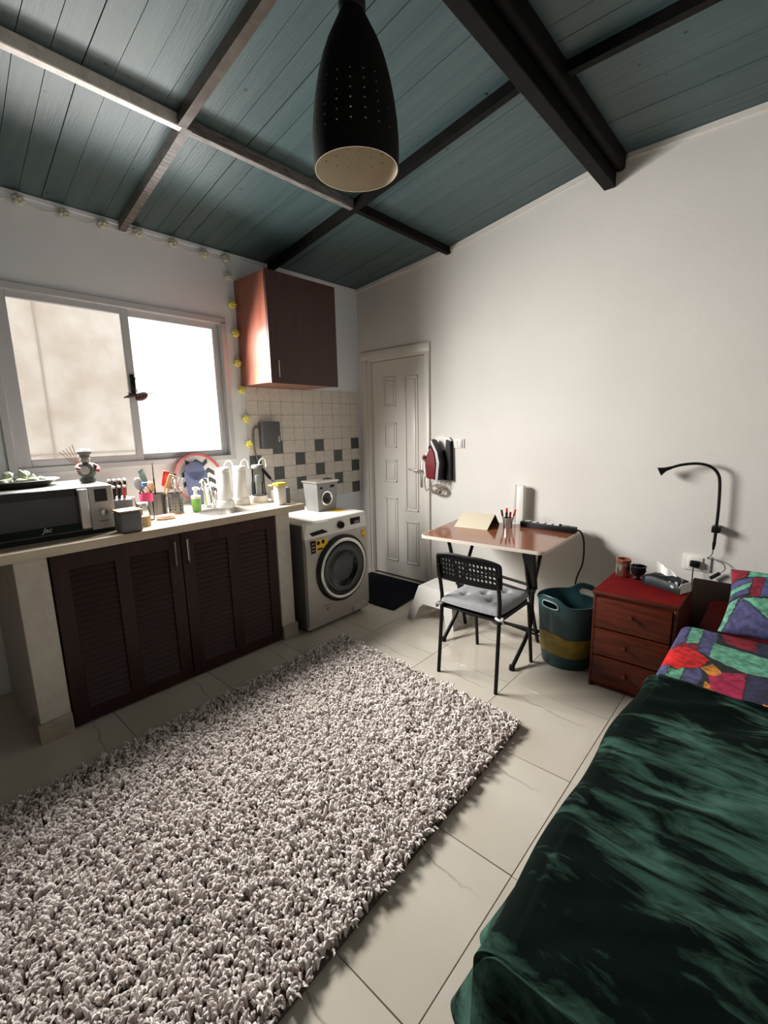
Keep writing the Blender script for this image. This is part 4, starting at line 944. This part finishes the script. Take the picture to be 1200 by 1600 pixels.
b = B(); b.grid(pack, 20, 12); b.grid(lambda u, v: Vector(((u-.5)*.22, (v-.5)*.11, .001)), 20, 12)
bm = b.bm; bm.verts.ensure_lookup_table(); n0 = 21*13
def vi(i, j, s): return bm.verts[s*n0+i*13+j]
for i in range(20):
    for j in (0, 12): bm.faces.new([vi(i, j, 0), vi(i+1, j, 0), vi(i+1, j, 1), vi(i, j, 1)])
for j in range(12):
    for i in (0, 20): bm.faces.new([vi(i, j, 0), vi(i, j+1, 0), vi(i, j+1, 1), vi(i, j, 1)])
b.xf(mt); b.obj('wrapper', mat('wrapper_black', (.006, .006, .010), .45, spec=.2, var=(.45, .45, .48), scale=14, lo=.60, hi=.63, detail=2), tk)
b = B(); b.prism([(.1085, -.052, .002), (.1085, .052, .002), (.106, .045, .055), (.106, -.045, .055)], (.003, 0, 0)); b.xf(mt); b.obj('end_flap', PAPER, tk)
b = B()
def tiss(u, v): return Vector((-.055+.11*u-.015*v, .012*math.sin(u*9)*(1-v*.6)+.01*v, .066+(.052*(1-u)**.7+.016)*v+.006*noise.noise(Vector((u*7, v*3, 5)))))
b.grid(tiss, 22, 6); b.xf(mt); b.obj('tissue', PAPER, tk)
# wall lamp
lp = root('reading_lamp', (3.06, -.04, .85), 'black gooseneck reading lamp clamped to the wall above nightstand', 'lamp')
b = B(); b.tube([(3.062, -.05, .765), (3.064, -.05, .96), (3.058, -.05, 1.12), (3.045, -.055, 1.19), (3.005, -.06, 1.235), (2.94, -.065, 1.252), (2.86, -.075, 1.243), (2.80, -.085, 1.222)], .0085, 10, 6); b.obj('stem', BLACK, lp)
b = B(); b.tube([(2.805, -.084, 1.224), (2.775, -.09, 1.212), (2.742, -.097, 1.196)], .02, 16, rs=[.0095, .013, .029]); b.obj('shade', BLACK, lp)
b = B(); b.box((3.042, -.075, .835), (3.085, -.0015, .873), .004, 2); b.obj('clamp', BLACK, lp)
b = B(); b.tube([(3.062, -.05, .77), (3.060, -.05, .725)], .0105, 10, rs=[.0105, .006]); b.obj('ferrule', BLACK, lp)
b = B(); b.tube([(3.060, -.05, .73), (3.055, -.045, .69), (3.035, -.035, .663), (3.07, -.03, .66), (3.11, -.03, .645), (3.128, -.03, .61), (3.105, -.03, .575)], .0035, 7, 6); b.obj('cable', GREYP, lp)
b = B(); b.tube([(3.105, -.03, .577), (3.060, -.03, .535)], .0115, 8); b.obj('inline_switch', BLACK, lp)
so = plate(2.905, 3.052, .565, .668, 'white double wall socket with black plug above the nightstand')
B().box((2.93, -.020, .580), (3.012, -.012, .655), .004, 2).obj('module', WHITE, so)
b = B(); b.box((2.945, -.05, .592), (3.0, -.020, .635), .010, 3); b.obj('plug', BLACK, so)
b = B(); b.tube([(2.968, -.046, .595), (2.968, -.05, .54), (2.97, -.045, .40), (2.975, -.04, .10)], .0035, 7, 5); b.obj('plug_cable', BLACK, so)
# ------------------------------------------------------------------ bed
bd = root('bed', (3.7, -1.5, 0), 'low bed with dark wooden headboard along the right side', 'bed')
B().box((2.975, -.075, .0005), (4.30, -.035, .525), .006, 2).obj('headboard', DKWD, bd)
B().box((3.09, -2.76, .06), (4.30, -.08, .24), .01, 2).obj('frame', DKWD, bd)
for x in (3.12, 4.26):
    for y_ in (-2.72, -.12): B().box((x-.025, y_-.025, .0005), (x+.025, y_+.025, .06)).obj('leg', DKWD, bd)
B().box((3.075, -2.76, .241), (4.30, -.08, .43), .05, 3).obj('mattress', mat('sheet_dark_red', (.10, .003, .004), .9, spec=.1), bd)
def inpoly(p, poly):
    c_ = False; n = len(poly); j = n-1
    for i in range(n):
        if (poly[i][1] > p[1]) != (poly[j][1] > p[1]) and p[0] < (poly[j][0]-poly[i][0])*(p[1]-poly[i][1])/(poly[j][1]-poly[i][1])+poly[i][0]: c_ = not c_
        j = i
    return c_
LAV, MINT, CRI, REDP, GLD, NVY, PNK, LINE = (.068, .068, .175), (.12, .36, .24), (.22, .006, .02), (.62, .006, .006), (.60, .22, .02), (.025, .025, .065), (.38, .01, .06), (.010, .010, .016)
QP = [(LAV, [(3.03, -.80), (3.079, -.80), (3.084, -1.023), (3.046, -1.123), (3.02, -1.13)]), (MINT, [(3.082, -.80), (3.130, -.79), (3.132, -1.02), (3.086, -1.04)]), (LAV, [(3.134, -.78), (3.183, -.75), (3.19, -.91), (3.184, -1.13), (3.142, -1.098), (3.137, -1.0)]),
      (CRI, [(3.046, -1.128), (3.084, -1.03), (3.132, -1.025), (3.14, -1.10), (3.097, -1.078)]),
      (REDP, [(3.02, -1.29), (3.03, -1.134), (3.097, -1.081), (3.142, -1.11), (3.191, -1.167), (3.168, -1.255), (3.094, -1.333)]), (MINT, [(3.187, -.961), (3.379, -1.003), (3.42, -1.19), (3.319, -1.197), (3.187, -1.137)]),
      (CRI, [(3.189, -.80), (3.333, -.80), (3.334, -.966), (3.224, -.924)]), (NVY, [(3.337, -.80), (3.42, -.80), (3.42, -1.01), (3.337, -.978)]),
      (LAV, [(3.0, -1.55), (3.02, -1.296), (3.071, -1.325), (3.070, -1.55)]), (MINT, [(3.074, -1.55), (3.074, -1.335), (3.096, -1.34), (3.123, -1.305), (3.123, -1.55)]), (LAV, [(3.127, -1.55), (3.127, -1.31), (3.165, -1.262), (3.187, -1.33), (3.175, -1.55)]),
      (GLD, [(3.170, -1.262), (3.205, -1.191), (3.244, -1.248), (3.236, -1.295), (3.208, -1.309)]), (PNK, [(3.245, -1.25), (3.318, -1.207), (3.322, -1.463), (3.266, -1.445), (3.222, -1.425), (3.212, -1.35), (3.205, -1.315)]), (GLD, [(3.200, -1.37), (3.222, -1.40), (3.262, -1.43), (3.262, -1.468), (3.203, -1.462)]),
      (NVY, [(3.326, -1.205), (3.50, -1.205), (3.50, -1.40), (3.378, -1.42), (3.374, -1.50), (3.326, -1.47)]), (MINT, [(3.179, -1.473), (3.373, -1.478), (3.376, -1.60), (3.179, -1.60)]), (GLD, [(3.380, -1.42), (3.42, -1.42), (3.42, -1.50), (3.383, -1.47)]), (REDP, [(3.383, -1.478), (3.42, -1.505), (3.42, -1.62), (3.383, -1.62)])]
def qcol(x, y_):
    p = (x+.004*noise.noise(Vector((x*30, y_*30, 0))), y_+.006*noise.noise(Vector((x*30, y_*30, 7))))
    for c_, poly in QP:
        if inpoly(p, poly): return c_
    return LINE if x < 3.42 else (LAV, MINT, CRI, NVY, GLD)[int(abs(math.floor(x/.11)*3+math.floor(y_/.2)*7)) % 5]
def colored(b, name, m_, parent, colf):
    o = b.obj(name, m_, parent, 80); me = o.data; ca = me.color_attributes.new('col', 'FLOAT_COLOR', 'POINT')
    org = ORG[o.name]
    dat = []
    for v in me.vertices: dat += [*colf(v), 1]
    ca.data.foreach_set('color', dat); return o
QM = attrmat('patchwork_print', rough=.85, bump=.25, mul=38)
qt = root('patchwork_quilt', (3.6, -1.3, .43), 'multicoloured patchwork quilt showing between pillow and green blanket', 'quilt')
def qz(x, y_): return .500+.006*noise.noise(Vector((x*9, y_*7, 3)))
QW = 1.24; NQ = (250, 290)
def qsurf(u, v):
    y_ = -.80-.84*v; s_ = u*QW
    far = max(0, 1-(-.80-y_)/.035)
    edge = .045; x0 = 3.032
    if s_ < .10:   # hanging side
        z = .40+(s_/.10)*.06; x = x0
    elif s_ < .10+edge*1.57:
        a = (s_-.10)/edge; x = x0+edge*(1-math.cos(a)); z = .46+edge*math.sin(a)-.005
    else: x = x0+edge+(s_-.10-edge*1.57); z = qz(x, y_)
    z = z-.062*far**2
    if x > 4.28: x = 4.28
    return Vector((x, y_, z))
b = B(); b.grid(qsurf, *NQ); colored(b, 'cover', QM, qt, lambda v: qcol(v.co.x+3.6, v.co.y-1.3))
# pillow
pw = root('bed_pillow', (3.5, -.68, .5), 'patchwork covered pillow leaning at the head of the bed', 'pillow')
PPp = [(CRI, [(3.17, .316), (3.20, .316), (3.252, .345), (3.264, .42), (3.17, .42)]), (MINT, [(3.262, .345), (3.42, .355), (3.42, .42), (3.272, .42)]), (LAV, [(3.17, .26), (3.212, .262), (3.282, .304), (3.283, .34), (3.20, .311), (3.17, .31)]), (MINT, [(3.17, .215), (3.201, .221), (3.278, .268), (3.283, .301), (3.211, .26), (3.17, .255)]),
       (LAV, [(3.17, .15), (3.194, .18), (3.276, .230), (3.277, .264), (3.197, .217), (3.17, .21)]), (CRI, [(3.286, .338), (3.328, .343), (3.316, .202), (3.284, .205)]), (LAV, [(3.331, .343), (3.42, .35), (3.42, .23), (3.320, .207)]),
       (LAV, [(3.25, .190), (3.363, .073), (3.38, 0), (3.205, 0), (3.216, .034)]), (MINT, [(3.17, .15), (3.243, .190), (3.212, .034), (3.20, .0), (3.17, 0)]), (MINT, [(3.26, .190), (3.347, .2), (3.42, .10), (3.42, .03), (3.367, .078)]), (GLD, [(3.347, .225), (3.42, .24), (3.42, .11)]), (GLD, [(3.205, .32), (3.235, .345), (3.248, .383), (3.216, .345)])]
PWW, PWH, PWT = .66, .43, .16
pm = Matrix.Translation((3.185, -.852, .503)) @ Matrix.Rotation(math.atan2(.20, .35), 4, 'X')
def pillow(sgn):
    def f(u, v):
        e = (max(0, 1-abs(2*u-1)**3.0)*max(0, 1-abs(2*v-1)**3.0))**.5
        pin = .03*(abs(2*u-1)*abs(2*v-1))**2
        x = (u-.5)*(PWW*(1-.10*(1-abs(2*v-1)**2)*abs(2*u-1)**2*.6))+PWW/2; y_ = (v-.5)*(PWH*(1-.05*(1-abs(2*u-1)**2)*abs(2*v-1)**2))+PWH/2
        n = .006*noise.noise(Vector((u*7, v*6, 1+sgn)))*e
        return pm @ Vector((x, y_, .02+sgn*(PWT*(.78 if sgn > 0 else .12)*e*.62)+n))
    return f
def pcol(v):
    w_ = pm.inverted() @ (v.co+ORG['bed_pillow'])
    p = (w_.x+3.185+.004*noise.noise(Vector((w_.x*30, w_.y*30, 0))), w_.y)
    for c_, poly in PPp:
        if inpoly(p, poly): return c_
    return LINE if p[0] < 3.4 else MINT
b = B(); b.grid(pillow(1), 150, 100); b.grid(pillow(-1), 150, 100); bmesh.ops.remove_doubles(b.bm, verts=list(b.bm.verts), dist=1e-4)
colored(b, 'case', QM, pw, pcol)
# green velvet blanket
bk_ = root('velvet_blanket', (3.6, -2.3, .5), 'dark green velvet blanket spread over the bed and hanging to the floor', 'blanket')
def smooth(a, b_, x): t = min(1, max(0, (x-a)/(b_-a))); return t*t*(3-2*t)
def blz(x, y_):
    f = noise.fractal(Vector((x*1.6+y_*1.1, y_*3.2-x*1.2, 4)), 1, 2, 4)
    rdg = abs(noise.noise(Vector((x*2.2+y_*1.6, y_*5.0-x*2.5, 9))))
    return .522+.018*f+.022*(.5-rdg)
def blanket(u, v):
    y0 = -1.525-.015*math.sin(u*9)-.01*u
    y_ = y0+(-2.79-y0)*v; x0 = 3.020-.018*smooth(-1.6, -1.95, y_)+.006*math.sin(y_*11); drop = .10+.19*smooth(-1.9, -2.35, y_)
    edge = .05; L = drop+edge*1.57+1.2; s_ = u*L
    fl_ = .012+.115*math.exp(-((y_+2.54)/.06)**2)+.085*math.exp(-((y_+2.715)/.05)**2)
    if s_ < drop:
        t = 1-s_/drop; x = x0-fl_*t**1.1-.012*math.sin(y_*23)*t; z = .475-(drop)*t
        x -= .0
    elif s_ < drop+edge*1.57:
        a = (s_-drop)/edge; x = x0+edge*(1-math.cos(a)); z = .475+edge*math.sin(a)+.6*(blz(x, y_)-.525)*math.sin(a)
    else: x = x0+edge+(s_-drop-edge*1.57); z = blz(x, y_)+.003
    hem = .012*math.exp(-((y0-y_)/.018)**2)
    z += hem if s_ > drop else 0
    return Vector((min(x, 4.27), y_, z))
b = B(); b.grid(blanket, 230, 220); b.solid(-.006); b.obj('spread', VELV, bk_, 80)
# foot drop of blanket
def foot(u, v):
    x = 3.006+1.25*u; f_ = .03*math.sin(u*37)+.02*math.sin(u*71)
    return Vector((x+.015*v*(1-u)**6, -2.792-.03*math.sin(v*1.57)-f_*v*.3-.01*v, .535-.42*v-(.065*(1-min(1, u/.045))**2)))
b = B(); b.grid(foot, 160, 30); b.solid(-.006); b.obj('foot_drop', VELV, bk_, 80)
# ------------------------------------------------------------------ shag rug
rgt = root('shag_rug', (1.8, -2.4, 0), 'pale grey beige shaggy rug in the middle of the tiled floor', 'rug')
RC = [np.array(q) for q in ((1.05, -1.315), (2.475, -1.435), (2.545, -3.62), (1.13, -3.62))]
b = B(); b.prism([(*q, .0005) for q in RC], (0, 0, .014)); b.obj('backing', mat('rug_backing', (.10, .08, .07), .95), rgt)
rs = np.random.RandomState(5)
def bil(u, v):
    a = RC[0][None]*(1-u[:, None])+RC[1][None]*u[:, None]; c_ = RC[3][None]*(1-u[:, None])+RC[2][None]*u[:, None]
    return a*(1-v[:, None])+c_*v[:, None]
NU, NV = 100, 154
gu, gv = np.meshgrid(np.arange(NU), np.arange(NV), indexing='ij')
n = NU*NV
cu_ = (gu.ravel()+.5+rs.uniform(-.48, .48, n))/NU; cv_ = (gv.ravel()+.5+rs.uniform(-.48, .48, n))/NV
base = bil(cu_, cv_)
ang = np.array([noise.noise(Vector((p[0]*6, p[1]*6, 0)))*5+noise.noise(Vector((p[0]*22, p[1]*22, 3)))*4 for p in base])+rs.uniform(-1.3, 1.3, n)
dip = np.array([noise.noise(Vector((p[0]*26, p[1]*26, 11))) for p in base])
hgt = rs.uniform(.030, .046, n)+.016*dip; lean = rs.uniform(.010, .026, n)
tone = np.clip(rs.uniform(.0, 1, n)+.5*dip, 0, 1)
K = 2; N = n*K
bx = np.repeat(base, K, 0)+rs.normal(0, .0035, (N, 2)); an = np.repeat(ang, K)+rs.normal(0, .55, N)
hh = np.repeat(hgt, K)*rs.uniform(.8, 1.15, N); ll = np.repeat(lean, K)*rs.uniform(.6, 1.4, N); tw = rs.uniform(-1.2, 1.2, N)
rad0 = rs.uniform(.0034, .0052, N)
LV, SD = 5, 4
V = np.zeros((N, LV, SD, 3), np.float32)
for k in range(LV):
    t = k/(LV-1); a2 = an+tw*t
    q = bx+np.stack([np.cos(a2), np.sin(a2)], 1)*(ll*t**1.6)[:, None]; z = .010+hh*(1-(1-t)**1.8)-.007*t**4
    rr_ = rad0*(.8, 1.1, 1.25, 1.1, .35)[k]
    for s_ in range(SD):
        a = an+2*math.pi*s_/SD
        V[:, k, s_, 0] = q[:, 0]+np.cos(a)*rr_; V[:, k, s_, 1] = q[:, 1]+np.sin(a)*rr_; V[:, k, s_, 2] = z-np.cos(a-an)*rr_*.5*t
idx = np.arange(N*LV*SD).reshape(N, LV, SD); Fc = []
for k in range(LV-1):
    for s_ in range(SD):
        s1_ = (s_+1) % SD
        Fc.append(np.stack([idx[:, k, s_], idx[:, k, s1_], idx[:, k+1, s1_], idx[:, k+1, s_]], 1))
Fc = np.concatenate(Fc); V = V.reshape(-1, 3)-np.array([1.8, -2.4, 0], np.float32)
me = bpy.data.meshes.new('pile'); me.vertices.add(len(V)); me.vertices.foreach_set('co', V.ravel())
me.loops.add(Fc.size); me.loops.foreach_set('vertex_index', Fc.ravel().astype(np.int32)); me.polygons.add(len(Fc))
me.polygons.foreach_set('loop_start', np.arange(0, Fc.size, 4, dtype=np.int32)); me.update(calc_edges=True); me.shade_smooth()
tn_ = np.clip(np.repeat(tone, K)+rs.normal(0, .12, N), 0, 1)
c0, c1 = np.array([.40, .33, .30]), np.array([.90, .84, .79])
cc = c0[None]+(c1-c0)[None]*(tn_[:, None]**.55); cc = np.concatenate([cc, np.ones((N, 1))], 1)
ca = me.color_attributes.new('col', 'FLOAT_COLOR', 'POINT'); ca.data.foreach_set('color', np.repeat(cc, LV*SD, 0).astype(np.float32).ravel())
me.materials.append(attrmat('rug_yarn', rough=.95)); o = bpy.data.objects.new('pile', me); COL.objects.link(o); o.parent = rgt; o['kind'] = 'stuff'
